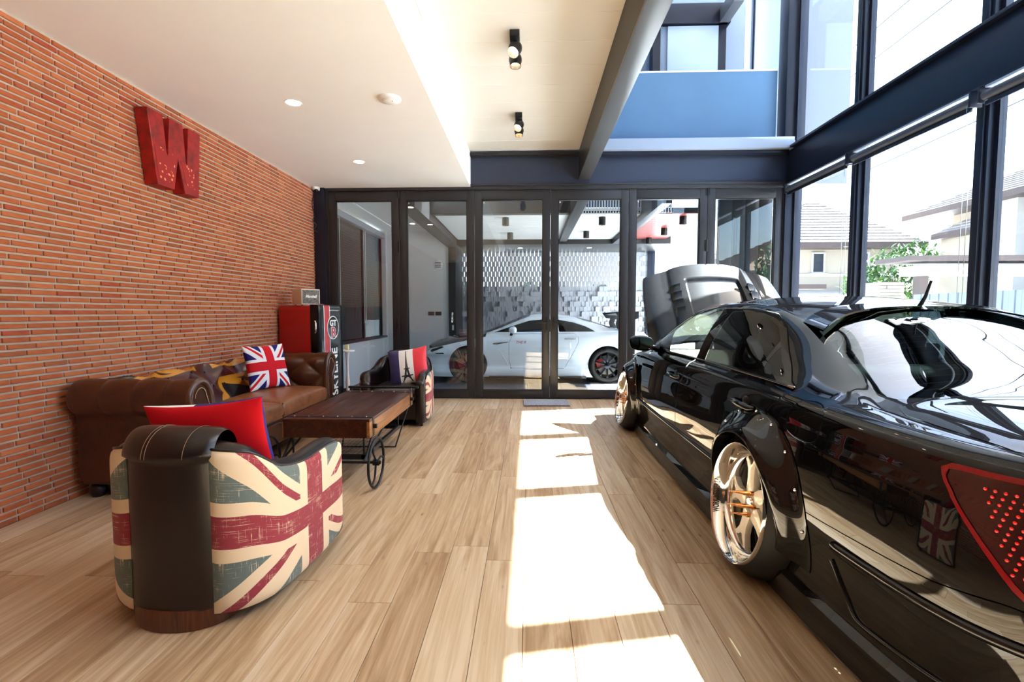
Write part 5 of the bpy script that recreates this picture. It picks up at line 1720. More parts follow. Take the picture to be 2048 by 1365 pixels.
for x, y, z, lab in ((-2.14, 9.0, 3.1, 'recessed downlight nearest in the white carport ceiling'), (-2.47, 10.33, 3.1, 'recessed downlight by the carport window wall'), (-2.13, 10.57, 3.1, 'recessed downlight nearest the carport end wall'),
                     (-0.2, 11.57, 2.74, 'small downlight in the dark beam, left of centre'), (1.43, 11.57, 2.74, 'small downlight in the dark beam, right of centre')):
    downlight(x, y, z, lab, 0.05)


# ---------------------------------------------------------------- white coupe
def make_coupe():
    t = thing('white_coupe', 'white sports coupe with black bonnet and rear wing in the carport', 'car', (0.175, 10.36, GZ), R(90))
    plan = [(0, -2.31), (0.42, -2.30), (0.70, -2.24), (0.85, -2.10), (0.925, -1.78), (0.955, -1.38), (0.940, -0.75), (0.925, 0.1), (0.93, 0.85), (0.952, 1.36), (0.93, 1.78), (0.85, 2.08), (0.66, 2.27), (0.35, 2.35), (0, 2.37)]
    lev = [(0.12, -0.03, 0.0), (0.20, -0.01, 0.02), (0.26, -0.012, 0.02), (0.34, -0.045, 0.0), (0.50, -0.03, 0.0), (0.64, -0.006, 0.0), (0.74, 0.0, -0.01), (0.84, -0.012, -0.02), (0.90, -0.035, -0.04), (0.93, -0.06, -0.06), (0.95, -0.10, -0.1)]
    ztop = [(-2.4, 0.93), (-1.9, 0.965), (-1.3, 0.99), (-0.6, 0.965), (0.3, 0.95), (0.9, 0.92), (1.3, 0.865), (1.7, 0.785), (2.05, 0.69), (2.4, 0.60)]
    railx = [(-2.4, 0.55), (-1.8, 0.68), (-1.35, 0.66), (-0.9, 0.61), (-0.4, 0.585), (0, 0.585), (0.35, 0.61), (0.75, 0.69), (1.05, 0.755), (1.5, 0.72), (2.4, 0.45)]
    railz = [(-2.4, 0.94), (-1.8, 1.0), (-1.4, 1.07), (-1.0, 1.185), (-0.6, 1.265), (-0.15, 1.30), (0.15, 1.275), (0.5, 1.16), (0.8, 1.035), (1.08, 0.945), (1.5, 0.885), (2.0, 0.78), (2.4, 0.63)]
    cenz = [(-2.4, 0.95), (-1.85, 1.02), (-1.5, 1.10), (-1.1, 1.23), (-0.6, 1.335), (-0.15, 1.372), (0.15, 1.35), (0.5, 1.23), (0.85, 1.09), (1.15, 0.985), (1.6, 0.93), (2.0, 0.85), (2.4, 0.66)]
    crown = [(-2.4, 4), (-1.5, 2.6), (-0.5, 2.4), (0.5, 2.4), (1.2, 3.0), (2.4, 3.0)]
    B = CarBody(plan, lev, ztop, railx, railz, cenz, crown, 0.02, nU=220, nV=30, nS=36)
    ZW, RA = 0.355, 0.375
    for yc in (-1.365, 1.365):
        B.region('yz', [(yc + RA * math.cos(a), ZW + 0.01 + RA * math.sin(a)) for a in np.linspace(0, 2 * PI, 61)[:-1]], (0,), 99)
    B.region('xy', [(-0.1, 0.10), (0.44, 0.15), (0.53, 0.27), (0.60, 0.62), (0.675, 0.98), (0.3, 1.12), (-0.1, 1.15)], (3,), 12)
    B.region('xy', [(-0.1, -0.78), (0.40, -0.82), (0.50, -0.95), (0.56, -1.45), (0.3, -1.55), (-0.1, -1.57)], (3,), 12)
    B.region('yz', [(1.0, 1.2), (1.02, 0.905), (1.3, 0.852), (1.7, 0.772), (2.05, 0.685), (2.2, 0.65), (2.27, 0.75), (2.27, 1.2)], (0, 2, 3), 13, 0.006)
    B.region('yz', [(0.86, 0.995), (0.50, 1.115), (0.16, 1.222), (-0.10, 1.247), (-0.385, 1.243), (-0.40, 1.005)], (2,), 1)
    B.region('yz', [(-0.425, 1.005), (-0.41, 1.240), (-0.70, 1.195), (-0.95, 1.115), (-1.10, 1.04), (-1.13, 1.012)], (2,), 1)
    B.region('yz', [(0.52, 0.29), (0.56, 0.45), (0.56, 0.80), (0.48, 0.965), (-0.72, 0.975), (-0.80, 0.93), (-0.80, 0.80), (-0.68, 0.55), (-0.53, 0.29)], (0, 2), 4, 0.006)
    uh = B.u_of_y(1.86)
    B.region('uz', [(uh - 0.02, 0.70), (uh + 0.10, 0.735), (uh + 0.26, 0.70), (uh + 0.31, 0.62), (uh + 0.24, 0.60), (uh + 0.10, 0.655)], (0,), 5)
    B.bm.normal_update()
    for f in B.bm.faces:
        c = f.calc_center_median(); n = f.normal
        if n.x * c.x / 0.9 + (n.y * c.y / 2.3) * 0.5 + n.z * (c.z - 0.4) < 0: f.normal_flip()
    B.bm.normal_update()
    M_W = P('white_car_paint', srgb(228, 236, 240), 0.3, coat=1.0, coat_rough=0.03)
    B.mesh(0).build('body_shell', M_W, t, smooth=40)
    B.mesh(12).build('windscreen', M_TINT, t, smooth=180)
    B.mesh(20, inset=0.006).build('shut_lines', M_RUBBER, t, smooth=180)
    B.mesh(13).build('bonnet', P('gloss_carbon', srgb(26, 26, 28), 0.15, coat=0.8), t, smooth=40)
    for sg in (-1, 1):
        d = B.mesh(4, (sg,)).build('door', M_W, t, smooth=40)
        B.mesh(1, (sg,), 0.004).build('side_window', M_TINT, t, smooth=60)
        B.mesh(5, (sg,), 0.002).build('headlamp', P('headlamp_lens_%d' % sg, srgb(70, 66, 62), 0.08, 0.3, coat=1.0), t, smooth=60)
        bx = B.band(B.u_of_y(-0.66), 0.86).x
        MB().boxc((sg * (bx + 0.004), -0.64, 0.87), (0.016, 0.22, 0.026)).build('door_handle', P('handle_silver_%d' % sg, srgb(200, 205, 208), 0.2, 0.6), d, bevel=0.005)
        bx = B.band(B.u_of_y(0.72), 0.80).x
        MB().prism([(0.56, 0.815), (0.86, 0.79), (0.88, 0.765), (0.80, 0.755), (0.58, 0.80)], sg * (bx - 0.02), sg * (bx + 0.006), 'x').build('wing_vent', M_CHROME, t, bevel=0.003)
        # crease trailing from the vent
        MB().tube([(sg * (B.band(B.u_of_y(y), z).x + 0.0), y, z) for y, z in ((0.82, 0.74), (0.70, 0.58), (0.58, 0.36))], 0.007, 6).build('side_crease', M_W, t, smooth=180)
        Mt = Matrix.Translation((sg * (B.band(B.u_of_y(0.33), 0.80).x + 0.002), 0.33, 0.80)) @ (Matrix.Rotation(R(-90), 4, 'Z') if sg < 0 else Matrix.Rotation(R(90), 4, 'Z')) @ Matrix.Rotation(R(90), 4, 'X')
        lettering('door_script', 'THE R', 0.075, M_DECALR, d, Mt, 0.001, shear=0.4)
        m_ = MB()
        m_.grid(lambda u, v: (sg * (0.975 + 0.11 * math.cos(PI * v)), 0.46 + (0.10 if math.cos(2 * PI * u) > 0 else 0.06) * math.cos(2 * PI * u) * math.sin(PI * v) ** 0.7, 1.045 + 0.072 * math.sin(2 * PI * u) * math.sin(PI * v) ** 0.7), 24, 16)
        mm = m_.build('wing_mirror', M_W, t, smooth=180)
        MB().tube([(sg * 0.84, 0.52, 0.945), (sg * 0.90, 0.50, 0.985)], 0.028, 10).build('mirror_stalk', M_CARTRIM, mm)
        MB().tube([(sg * (B.band(B.u_of_y(y), 0.16).x + 0.02), y, 0.115) for y in np.linspace(-0.95, 0.95, 16)], 0.03, 8).build('side_skirt', M_CARTRIM, t, smooth=180)
        # bumper slot
        MB().prism([(1.74, 0.60), (2.02, 0.585), (1.98, 0.57), (1.78, 0.57)], sg * 0.80, sg * (B.band(B.u_of_y(1.86), 0.58).x + 0.012), 'x').build('bumper_slot', M_CARTRIM, t)
        for yc in (-1.365, 1.365):
            mb = MB(); mb.grid(lambda u, v: (sg * (0.62 + 0.30 * v), yc + 0.385 * math.cos(PI * u), ZW + 0.385 * math.sin(PI * u)), 20, 3); mb.box(sg * 0.62 - 0.002, sg * 0.62 + 0.002, yc - 0.38, yc + 0.38, 0.1, 0.74)
            mb.build('wheel_arch_liner', M_CABIN, t, smooth=60)
    rim = [(0.19, -0.2), (0.232, -0.19), (0.238, -0.06), (0.246, -0.02), (0.254, -0.004), (0.258, -0.004), (0.26, -0.02)]
    tyre = [(0.256, -0.008), (0.29, 0.006), (0.325, -0.004), (0.348, -0.035), (0.355, -0.06), (0.355, -0.22), (0.34, -0.25), (0.25, -0.25)]
    m_gun = P('dark_gunmetal', srgb(40, 42, 48), 0.22, 0.9)
    def spokes(w_, Mx):
        for k in range(10):
            a = 2 * PI * k / 10
            Mr = Mx @ Matrix.Rotation(a, 4, 'Z')
            MB().add([(0.05, -0.014, -0.035), (0.05, 0.014, -0.035), (0.245, 0.019, -0.012), (0.245, -0.019, -0.012), (0.05, -0.014, -0.06), (0.05, 0.014, -0.06), (0.245, 0.019, -0.045), (0.245, -0.019, -0.045)],
                     [(0, 1, 2, 3), (7, 6, 5, 4), (0, 4, 5, 1), (1, 5, 6, 2), (2, 6, 7, 3), (3, 7, 4, 0)], None, Mr).build('spoke', m_gun, w_, bevel=0.003)
    def hub(w_, Mx):
        MB().lathe([(0, -0.02), (0.03, -0.022), (0.07, -0.035), (0.07, -0.06), (0, -0.06)], 24, Mx).build('hub', m_gun, w_, smooth=40)
        MB().lathe([(0.07, -0.10), (0.19, -0.10), (0.19, -0.12), (0.07, -0.12)], 32, Mx, True).build('brake_disc', P('disc_steel', srgb(110, 108, 106), 0.3, 0.9), w_)
        MB().box(-0.02, 0.16, 0.06, 0.19, -0.13, -0.085, Mx @ Matrix.Rotation(R(20), 4, 'Z')).build('brake_caliper', P('caliper_red', srgb(170, 30, 24), 0.35), w_, bevel=0.01)
    for yc in (-1.365, 1.365):
        for sg in (-1, 1): tailored_wheel(t, 'wheel', (sg * 0.945, yc, ZW), sg, 1.0, 0.0, rim, tyre, dict(tyre=M_TYRE, lip=m_gun), spokes, hub)
    # rear wing
    wg = MB().grid(lambda u, v: ((u - 0.5) * 1.72, -1.56 - 0.36 * v, 1.335 + 0.05 * v * v + 0.015 * math.sin(PI * v)), 20, 10).grid(lambda u, v: ((u - 0.5) * 1.72, -1.56 - 0.36 * v, 1.335 + 0.05 * v * v - 0.02 * math.sin(PI * v)), 20, 10).build('rear_wing', M_CARTRIM, t, smooth=60)
    for sg in (-1, 1):
        MB().prism([(-1.52, 1.375), (-1.97, 1.41), (-1.97, 1.28), (-1.85, 1.22), (-1.60, 1.26)], sg * 0.86 - 0.004, sg * 0.86 + 0.004, 'x').build('end_plate', M_CARTRIM, wg)
        MB().prism([(-1.66, 1.34), (-1.76, 1.34), (-1.72, 1.16), (-1.84, 0.98), (-1.66, 0.98), (-1.60, 1.16)], sg * 0.42 - 0.006, sg * 0.42 + 0.006, 'x').build('wing_strut', M_CARTRIM, wg)
    MB().box(-0.75, 0.75, -2.0, 2.15, 0.12, 0.20).build('underbody', M_CABIN, t)
    MB().box(-0.70, 0.70, -0.9, 0.8, 0.25, 0.32).build('cabin_floor', M_CABIN, t)
    for sx in (-0.36, 0.36):
        mb = MB(); cushion_box(mb, sx - 0.24, sx + 0.24, -0.62, -0.42, 0.4, 1.1, 5, 0.0, 12); mb.build('seat', M_CABIN, t, smooth=180)
    return t


make_coupe()

# ---------------------------------------------------------------- upper storey beyond the void
w = struct('wall_upper', 'blue-grey upper storey parapet and room seen over the ledge')
MB().box(BX0, 3.36, YD + 0.10, YD + 0.2, 3.50, 4.48).build('parapet', M_UPPER, w)
MB().box(BX0, 3.36, YD + 0.09, YD + 0.21, 4.48, 4.50).build('parapet_cap', M_WHITE, w)
MB().box(BX0, 3.42, YD + 0.2, 7.8, 3.38, 3.46).build('upper_floor', M_UPPER, w)
MB().box(BX0, 3.27, 7.70, 7.80, 3.4, 6.7).build('upper_back_wall', P('upper_back_paint', srgb(150, 164, 184), 0.6), w)
MB().box(BX0 - 0.4, 3.9, YD + 0.2, 7.9, 6.62, 6.8).build('upper_roof', M_CEIL, w)
t = struct('trim_upper_1', 'navy frame and beams of the upper room')
MB().box(BX1, 2.95, 7.44, 7.70, 5.46, 5.74).build('cross_beam', M_STEEL, t, bevel=0.004)
MB().box(2.79, 2.93, YD + 0.2, 7.70, 5.46, 5.66).build('long_beam', P('upper_beam_paint', srgb(84, 88, 94), 0.4), t, bevel=0.004)
MB().box(1.84, 1.95, 7.5, 7.69, 3.46, 5.46).build('post', M_STEEL, t)
MB().box(2.79, 2.91, 7.5, 7.69, 3.46, 5.46).build('post', M_STEEL, t)
cb = thing('wall_cabinet', 'pale blue-white cabinet against the upper room wall', 'cabinet', (2.37, 7.565, 3.46))
MB().box(-0.42, 0.42, -0.06, 0.13, 0.0, 1.99).build('cabinet_body', P('cabinet_paint', srgb(120, 136, 156), 0.4), cb, bevel=0.004)
MB().box(-0.32, 0.42, -0.085, -0.062, 0.01, 1.98).build('cabinet_door', P('cabinet_door_paint', srgb(176, 192, 210), 0.35), cb, bevel=0.003)
w = struct('window_upper', 'side window of the upper room')
MB().box(3.60, 3.64, 6.98, 7.02, 3.46, 6.62).build('window_frame', M_STEEL, w)
MB().box(3.60, 3.64, 8.20, 8.26, 3.46, 6.62).build('window_frame', M_STEEL, w)
MB().box(3.615, 3.623, 7.02, 8.20, 3.46, 6.62).build('pane', M_GLASS, w)
wg = struct('wall_wing', 'white outside wing of the upper storey')
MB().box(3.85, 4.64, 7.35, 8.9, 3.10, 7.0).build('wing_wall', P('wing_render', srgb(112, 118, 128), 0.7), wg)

# ---------------------------------------------------------------- street outside
gr = struct('ground_outside', 'pale concrete street and yards')
MB().box(3.66, 90, -70, 90, -0.4, -0.2).box(-90, -3.5, -70, 90, -0.4, -0.2).box(-3.5, 3.66, 13.2, 90, -0.4, -0.2).build('street', P('pale_concrete', srgb(198, 200, 202), 0.85, var=0.06, vscale=0.4), gr)
M_CREAM = P('cream_render', srgb(166, 156, 140), 0.8, var=0.03, vscale=0.6)
M_WHITER = P('white_render', srgb(184, 182, 178), 0.8)
M_BROWN = P('brown_fascia', srgb(74, 62, 58), 0.6)
M_DKGLASS = P('dark_window_glass', srgb(44, 52, 60), 0.08, spec=0.6)


def tile_mat(name, a, b_):
    m, nt, b = new_mat(name)
    tc = nt.nodes.new('ShaderNodeTexCoord'); s = nt.nodes.new('ShaderNodeSeparateXYZ'); nt.links.new(tc.outputs['Object'], s.inputs[0])
    row = (Nd(nt, s.outputs[2]) * 5.0).frac()
    n = noise(nt, 3, 4, 0.6, coords(nt))
    c = ramp(nt, n.outputs[0], [(0.3, a), (0.7, b_)])
    nt.links.new(c, b.inputs['Base Color']); b.inputs['Roughness'].default_value = 0.8
    bump(nt, b, row.k, 0.6, 0.03)
    return m


M_TILEW = tile_mat('pale_roof_tile', srgb(150, 142, 136), srgb(166, 158, 152))
M_TILEB = tile_mat('brown_roof_tile', srgb(120, 98, 80), srgb(150, 126, 104))


def hip_roof(parent, x0, x1, y0, y1, z, h, mat, ov=0.8, nm='roof'):
    x0 -= ov; x1 += ov; y0 -= ov; y1 += ov
    d = min(x1 - x0, y1 - y0) / 2
    if x1 - x0 < y1 - y0: r0, r1 = ((x0 + x1) / 2, y0 + d, z + h), ((x0 + x1) / 2, y1 - d, z + h)
    else: r0, r1 = (x0 + d, (y0 + y1) / 2, z + h), (x1 - d, (y0 + y1) / 2, z + h)
    vs_ = [(x0, y0, z), (x1, y0, z), (x1, y1, z), (x0, y1, z), r0, r1]
    fs_ = [(0, 1, 4), (1, 2, 5, 4), (2, 3, 5), (3, 0, 4, 5)] if x1 - x0 < y1 - y0 else [(0, 1, 5, 4), (1, 2, 5), (2, 3, 4, 5), (3, 0, 4)]
    rf = MB().add(vs_, fs_ + [(3, 2, 1, 0)]).build(nm, mat, parent, smooth=0)
    # tile courses as raised battens on the slopes facing the street
    mb = MB()
    for k in range(1, int(h / 0.16)):
        f = k * 0.16 / h
        q = [Vector(vs_[i]) for i in range(4)]
        a = q[0] + (Vector(r0) - q[0]) * f; b = q[3] + (Vector(r1 if x1 - x0 < y1 - y0 else r0) - q[3]) * f
        mb.tube([a + V(-0.02, 0, 0.02), b + V(-0.02, 0, 0.02)], 0.03, 4)
        b2 = q[1] + (Vector(r0 if x1 - x0 < y1 - y0 else r1) - q[1]) * f
        mb.tube([a + V(0, -0.02, 0.02), b2 + V(0, -0.02, 0.02)], 0.03, 4)
    o = mb.build('tile_courses', mat, rf); o['kind'] = 'stuff'
    MB().box(x0 - 0.03, x1 + 0.03, y0 - 0.03, y1 + 0.03, z - 0.22, z + 0.02).build('fascia', M_BROWN, rf)
    return rf


def house_window(parent, axis, a0, a1, z0, z1, pos, bars=1, name='window'):
    """axis 'x': pane in a plane x = pos facing -x; 'y': plane y = pos facing -y"""
    f = 0.06
    def bx(m, p0, p1, q0, q1, d0, d1):
        if axis == 'x': m.box(pos - d1, pos - d0, p0, p1, q0, q1)
        else: m.box(p0, p1, pos - d1, pos - d0, q0, q1)
    m = MB(); bx(m, a0 - f, a1 + f, z0 - f, z0, 0, 0.08); bx(m, a0 - f, a1 + f, z1, z1 + f, 0, 0.08); bx(m, a0 - f, a0, z0, z1, 0, 0.08); bx(m, a1, a1 + f, z0, z1, 0, 0.08)
    for k in range(bars):
        c = a0 + (a1 - a0) * (k + 1) / (bars + 1); bx(m, c - 0.025, c + 0.025, z0, z1, 0, 0.06)
    bx(m, a0 - 0.14, a1 + 0.14, z0 - 0.14, z0 - f, 0, 0.16)
    w_ = m.build(name, M_WHITER, parent)
    m = MB(); bx(m, a0, a1, z0, z1, 0.01, 0.03); m.build('pane', M_DKGLASS, w_)
    return w_


h = thing('neighbour_house', 'cream two-storey house with tall narrow windows across the street', 'house', (0, 0, -0.2))
MB().box(18.5, 27, 4, 22.0, 0, 5.75).build('wall', M_CREAM, h)
MB().box(17.9, 18.5, 18.6, 19.5, 0, 5.7).box(17.9, 18.5, 14.6, 15.5, 0, 5.7).box(18.1, 18.5, 4, 22.0, 3.3, 3.5).build('pilaster', M_WHITER, h)
for a0, a1 in ((20.0, 20.9), (16.4, 17.3), (12.4, 13.4), (8.4, 9.4)):
    wd = house_window(h, 'x', a0, a1, 3.3, 5.2, 18.5, 0)
    mb = MB()
    for k in range(8): mb.box(18.05, 18.1, a0 - 0.15, a1 + 0.15, 3.25 + 0.12 * k, 3.28 + 0.12 * k)
    mb.box(18.05, 18.1, a0 - 0.15, a0 - 0.11, 3.2, 4.15).box(18.05, 18.1, a1 + 0.11, a1 + 0.15, 3.2, 4.15); mb.build('window_rail', M_STEEL, wd)
hip_roof(h, 18.3, 27.5, 4, 22.5, 5.85, 2.8, M_TILEW, 0.9)
h2 = thing('neighbour_bungalow', 'cream house with a small square window behind the first pane', 'house', (0, 0, -0.2))
MB().box(11.2, 16.2, 22, 30, 0, 4.3).build('wall', M_CREAM, h2)
MB().box(11.2, 16.2, 21.95, 22, 3.0, 3.12).build('string_course', M_WHITER, h2)
house_window(h2, 'y', 12.55, 13.0, 3.2, 4.0, 22, 0); house_window(h2, 'y', 14.2, 14.9, 2.6, 4.0, 22, 1)
hip_roof(h2, 11.2, 16.2, 22, 30, 4.4, 2.5, M_TILEW, 0.7)
h3 = bpy.data.objects.new('porch_wing', None); link(h3, h)
MB().box(17.7, 18.5, 19.6, 21.6, 0, 4.6).build('wall', M_CREAM, h3)
house_window(h3, 'y', 17.8, 18.3, 2.9, 4.1, 19.6, 1)
hip_roof(h3, 17.7, 18.5, 19.8, 21.4, 4.75, 0.5, M_TILEW, 0.3)
h4 = thing('tiled_house', 'brown-tiled bungalow farther down the street', 'house', (0, 0, -0.2))
MB().box(11, 22, -24, -11, 0, 3.3).build('wall', M_CREAM, h4)
for a0 in (-22, -19, -16, -13.4): house_window(h4, 'x', a0, a0 + 1.3, 1.1, 2.6, 11, 1)
hip_roof(h4, 11, 22, -24, -11, 3.4, 3.0, M_TILEB, 0.9)
h5 = thing('tiled_house', 'second brown-tiled bungalow beyond the first', 'house', (0, 0, -0.2))
MB().box(12, 22, -42, -28, 0, 3.3).build('wall', M_CREAM, h5)
for a0 in (-40, -36, -32): house_window(h5, 'x', a0, a0 + 1.3, 1.1, 2.6, 12, 1)
hip_roof(h5, 12, 22, -42, -28, 3.4, 3.2, M_TILEB, 0.9)

c = thing('car_canopy', 'flat brown-edged canopy with a white beam beside the street', 'canopy', (0, 0, -0.2))
MB().box(7.9, 14.5, 10.4, 11.4, 2.50, 2.60).build('canopy_roof', M_BROWN, c)
MB().box(8.3, 14.5, 10.6, 11.2, 2.22, 2.42).build('canopy_beam', M_WHITER, c)
for x in (8.7, 11.5, 14.2): MB().box(x - 0.09, x + 0.09, 11.0, 11.2, 0, 2.22).build('post', M_BROWN, c)
stn = thing('stone_gate_pillar', 'stacked grey stone pillar under the canopy', 'pillar', (8.55, 12.0, -0.2))
ms = P('stacked_stone', srgb(150, 142, 130), 0.9, var=0.25, vscale=5)
for k in range(26):
    z = k * 0.082; off = rng.uniform(0, 0.2)
    xs_ = [-0.28, -0.28 + 0.14 + off * 0.6, 0.28]
    for a, b_ in zip(xs_[:-1], xs_[1:]):
        MB().box(a + 0.003, b_ - 0.003, -0.26 - rng.uniform(0, 0.02), 0.26, z + 0.003, z + 0.079).build('stone', ms, stn)
fn_ = thing('slat_fence', 'blue-grey upright metal slat fence along the street', 'fence', (7.9, 4.0, -0.2))
fm = MB().box(-0.015, 0.015, -0.045, 0.045, 0.05, 1.78).mesh('fence_slat', smooth=0); fm.materials.append(P('fence_paint', srgb(110, 120, 130), 0.5))
for k in range(60): obj_of(fm, 'fence_slat', fn_, (0.012 * (k % 2), 0.105 * k, 0))
MB().box(0.03, 0.07, -0.1, 6.3, 0.3, 0.36).box(0.03, 0.07, -0.1, 6.3, 1.5, 1.56).build('fence_rail', M_STEEL, fn_)
aw = thing('striped_awning', 'low pale awning with a scalloped edge in front of the bungalow', 'awning', (12.6, 19.5, -0.2))
MB().add([(-2, 0, 1.9), (2.2, 0, 1.9), (2.2, 2.4, 2.35), (-2, 2.4, 2.35), (-2, 0, 1.86), (2.2, 0, 1.86), (2.2, 2.4, 2.31), (-2, 2.4, 2.31)], [(0, 1, 2, 3), (7, 6, 5, 4), (0, 4, 5, 1), (2, 6, 7, 3), (1, 5, 6, 2), (3, 7, 4, 0)]).build('awning_sheet', M_WHITER, aw)
for k in range(14): MB().prism([(-2 + 0.3 * k, 1.88), (-1.72 + 0.3 * k, 1.88), (-1.86 + 0.3 * k, 1.70)], -0.01, 0.0, 'y').build('scallop', M_WHITER, aw)
MB().box(-2.5, -0.6, 0.5, 0.9, 2.36, 2.55).build('awning_box', M_BROWN, aw)
for x in (-1.9, 2.1): MB().box(x - 0.04, x + 0.04, 0.05, 0.13, 0, 1.88).build('post', M_WHITER, aw)


def foliage(name, label, cat, base, blobs, n, leaf, mats, seed, trunk=None, group=None):
    r_ = random.Random(seed)
    t = thing(name, label, cat, base, group=group)
    if trunk: MB().tube([(0, 0, 0), (0.05, 0.03, trunk * 0.6), (0, 0, trunk)], [0.09, 0.06, 0.04], 8).build('trunk', P('bark_' + name + str(seed), srgb(96, 78, 62), 0.9), t)
    for mi, m in enumerate(mats):
        mb = MB()
        for _ in range(n // len(mats)):
            b = r_.choice(blobs)
            d = Vector((r_.gauss(0, 1), r_.gauss(0, 1), r_.gauss(0, 1))).normalized() * (b[3] * r_.uniform(0.55, 1.05))
            p = Vector(b[:3]) + d
            M_ = Matrix.Translation(p) @ Matrix.Rotation(r_.uniform(0, 6.28), 4, 'Z') @ Matrix.Rotation(r_.uniform(-1.2, 1.2), 4, 'X')
            s_ = leaf * r_.uniform(0.7, 1.3)
            mb.add([(0, -s_, 0), (s_ * 0.4, 0, 0.1 * s_), (0, s_, 0), (-s_ * 0.4, 0, 0.1 * s_)], [(0, 1, 2, 3)], None, M_)
        o = mb.build('leaves', m, t, smooth=0, weld=False); o['kind'] = 'stuff'
    return t


LG = [P('leaf_green_a', srgb(62, 100, 40), 0.6), P('leaf_green_b', srgb(38, 72, 30), 0.6), P('leaf_green_c', srgb(84, 118, 50), 0.6)]
foliage('street_tree', 'leafy green tree with orange blossom beside the canopy', 'tree', (10.6, 14.6, -0.2), [(0, 0, 2.6, 0.75), (0.7, 0, 2.9, 0.6), (-0.6, 0.1, 2.1, 0.7), (0.2, 0, 1.6, 0.7), (-0.7, 0, 1.3, 0.6)], 2600, 0.10, LG, 3, 2.4)
foliage('street_shrub', 'dark green shrub by the bungalow down the street', 'shrub', (8.8, -9.0, -0.2), [(0, 0, 1.2, 1.1), (0.6, -1.2, 1.8, 1.2), (0.3, 1.3, 1.0, 1.0)], 1800, 0.16, LG, 4, 1.0)
foliage('street_tree', 'tall green tree at the corner down the street', 'tree', (9.6, -5.2, -0.2), [(0, 0, 2.2, 1.2), (0.4, -0.5, 3.2, 1.1), (0, 0.6, 1.2, 1.0)], 2200, 0.16, LG, 5, 1.8)
for k, x in enumerate((-1.6, 0.3, 2.2)):
    foliage('screen_shrub', ('left', 'middle', 'right')[k] + 'most green shrub glimpsed through the block screen', 'shrub', (x, 14.2, -0.2), [(0, 0, 0.9, 0.6), (0.25, 0, 1.5, 0.55), (-0.25, 0, 1.9, 0.45)], 900, 0.10, LG, 10 + k, 0.8, 'shrubs behind the block screen')
pole = thing('utility_pole', 'concrete utility pole down the street', 'pole', (7.6, -6.6, -0.2))
MB().cyl((0, 0, 0), (0, 0, 9), 0.16, 0.12, 12).build('shaft', P('pole_concrete', srgb(130, 128, 122), 0.9), pole)
MB().box(-0.8, 0.8, -0.06, 0.06, 7.6, 7.75).build('crossarm', M_STEEL, pole)
for k, (x, z, sag) in enumerate(((6.9, 7.7, 0.5), (7.3, 7.4, 0.5), (7.7, 6.4, 0.6), (7.8, 6.0, 0.6), (7.9, 5.5, 0.7))):
    o = MB().tube([(x + 0.02 * i, -6.45 + i * 1.6, z - 0.2 - sag * math.sin(PI * i / 28)) for i in range(29)], 0.012, 5).build('overhead_cable', M_CARTRIM, None)
    tag(o, ('top', 'second', 'third', 'fourth', 'lowest')[k] + ' overhead cable strung along the street', 'cable', 'overhead cables')

# ---------------------------------------------------------------- small fittings
downlight(-1.935, 4.02, CEIL, 'recessed downlight in the cream ceiling nearest the red letter', 0.056, 'indoor downlights')
downlight(-1.943, 5.58, CEIL, 'recessed downlight in the cream ceiling near the doors', 0.056, 'indoor downlights')
for x, y in ((-1.935, 4.02), (-1.943, 5.58)):
    ld = bpy.data.lights.new('downlight_lamp', 'SPOT'); ld.energy = 10; ld.spot_size = R(100); ld.spot_blend = 0.7; ld.color = (1, 0.85, 0.65); ld.shadow_soft_size = 0.05
    lo = bpy.data.objects.new('downlight_lamp', ld); COL.objects.link(lo); lo.location = (x, y, CEIL - 0.01)
t = thing('smoke_detector', 'round white smoke detector on the cream ceiling', 'smoke detector', (-1.122, 3.966, CEIL))
MB().lathe([(0, -0.036), (0.03, -0.036), (0.055, -0.03), (0.062, -0.02)], 30).build('sensor_dome', M_WHITE, t, smooth=60)
MB().lathe([(0.062, -0.022), (0.088, -0.016), (0.093, -0.006), (0.093, 0)], 36).build('base_plate', M_WHITE, t, smooth=60)
MB().sph((0.03, -0.03, -0.034), 0.004, 8, 6).build('indicator', M_DECALR, t)


def twin_spot(y, lab):
    t = thing('twin_spotlight', lab, 'spotlight', (-0.112, y, RAIS), group='black twin spotlights')
    MB().box(-0.038, 0.038, -0.13, 0.13, -0.045, 0.0).build('mount_box', M_BLACK, t, bevel=0.003)
    m_in = P('spot_inner_gold_%d' % int(y * 10), srgb(186, 140, 96), 0.4)
    for k, (dy, rx, ry) in enumerate(((-0.02, 30, 22), (0.16, 8, 0))):
        Mx = Matrix.Translation((0.0, dy - 0.06, -0.125)) @ Matrix.Rotation(R(ry), 4, 'Y') @ Matrix.Rotation(R(-rx), 4, 'X')
        h = MB().lathe([(0, 0.055), (0.035, 0.055), (0.048, 0.04), (0.053, 0.02), (0.053, 0.0), (0.047, -0.012), (0.046, -0.045), (0.0445, -0.045), (0.0445, -0.01)], 32, Mx).build('lamp_head', M_BLACK, t, smooth=40)
        MB().lathe([(0.0445, -0.044), (0.0445, -0.012), (0.036, 0.0)], 32, Mx).build('baffle', m_in, h, smooth=40)
        MB().lathe([(0, -0.002), (0.036, -0.002)], 28, Mx).build('lens', M_LAMPON, h)
        MB().tube([(0, dy * 0.5 - 0.02, -0.045), (0, dy * 0.8 - 0.05, -0.08), (0, dy - 0.06, -0.09)], 0.011, 8).build('swivel_arm', M_BLACK, t)
    ld = bpy.data.lights.new('spot_lamp', 'SPOT'); ld.energy = 12; ld.spot_size = R(60); ld.spot_blend = 0.6; ld.color = (1, 0.85, 0.65); ld.shadow_soft_size = 0.03
    lo = bpy.data.objects.new('spot_lamp', ld); link(lo, t); lo.location = (0.0, 0.09, -0.18)


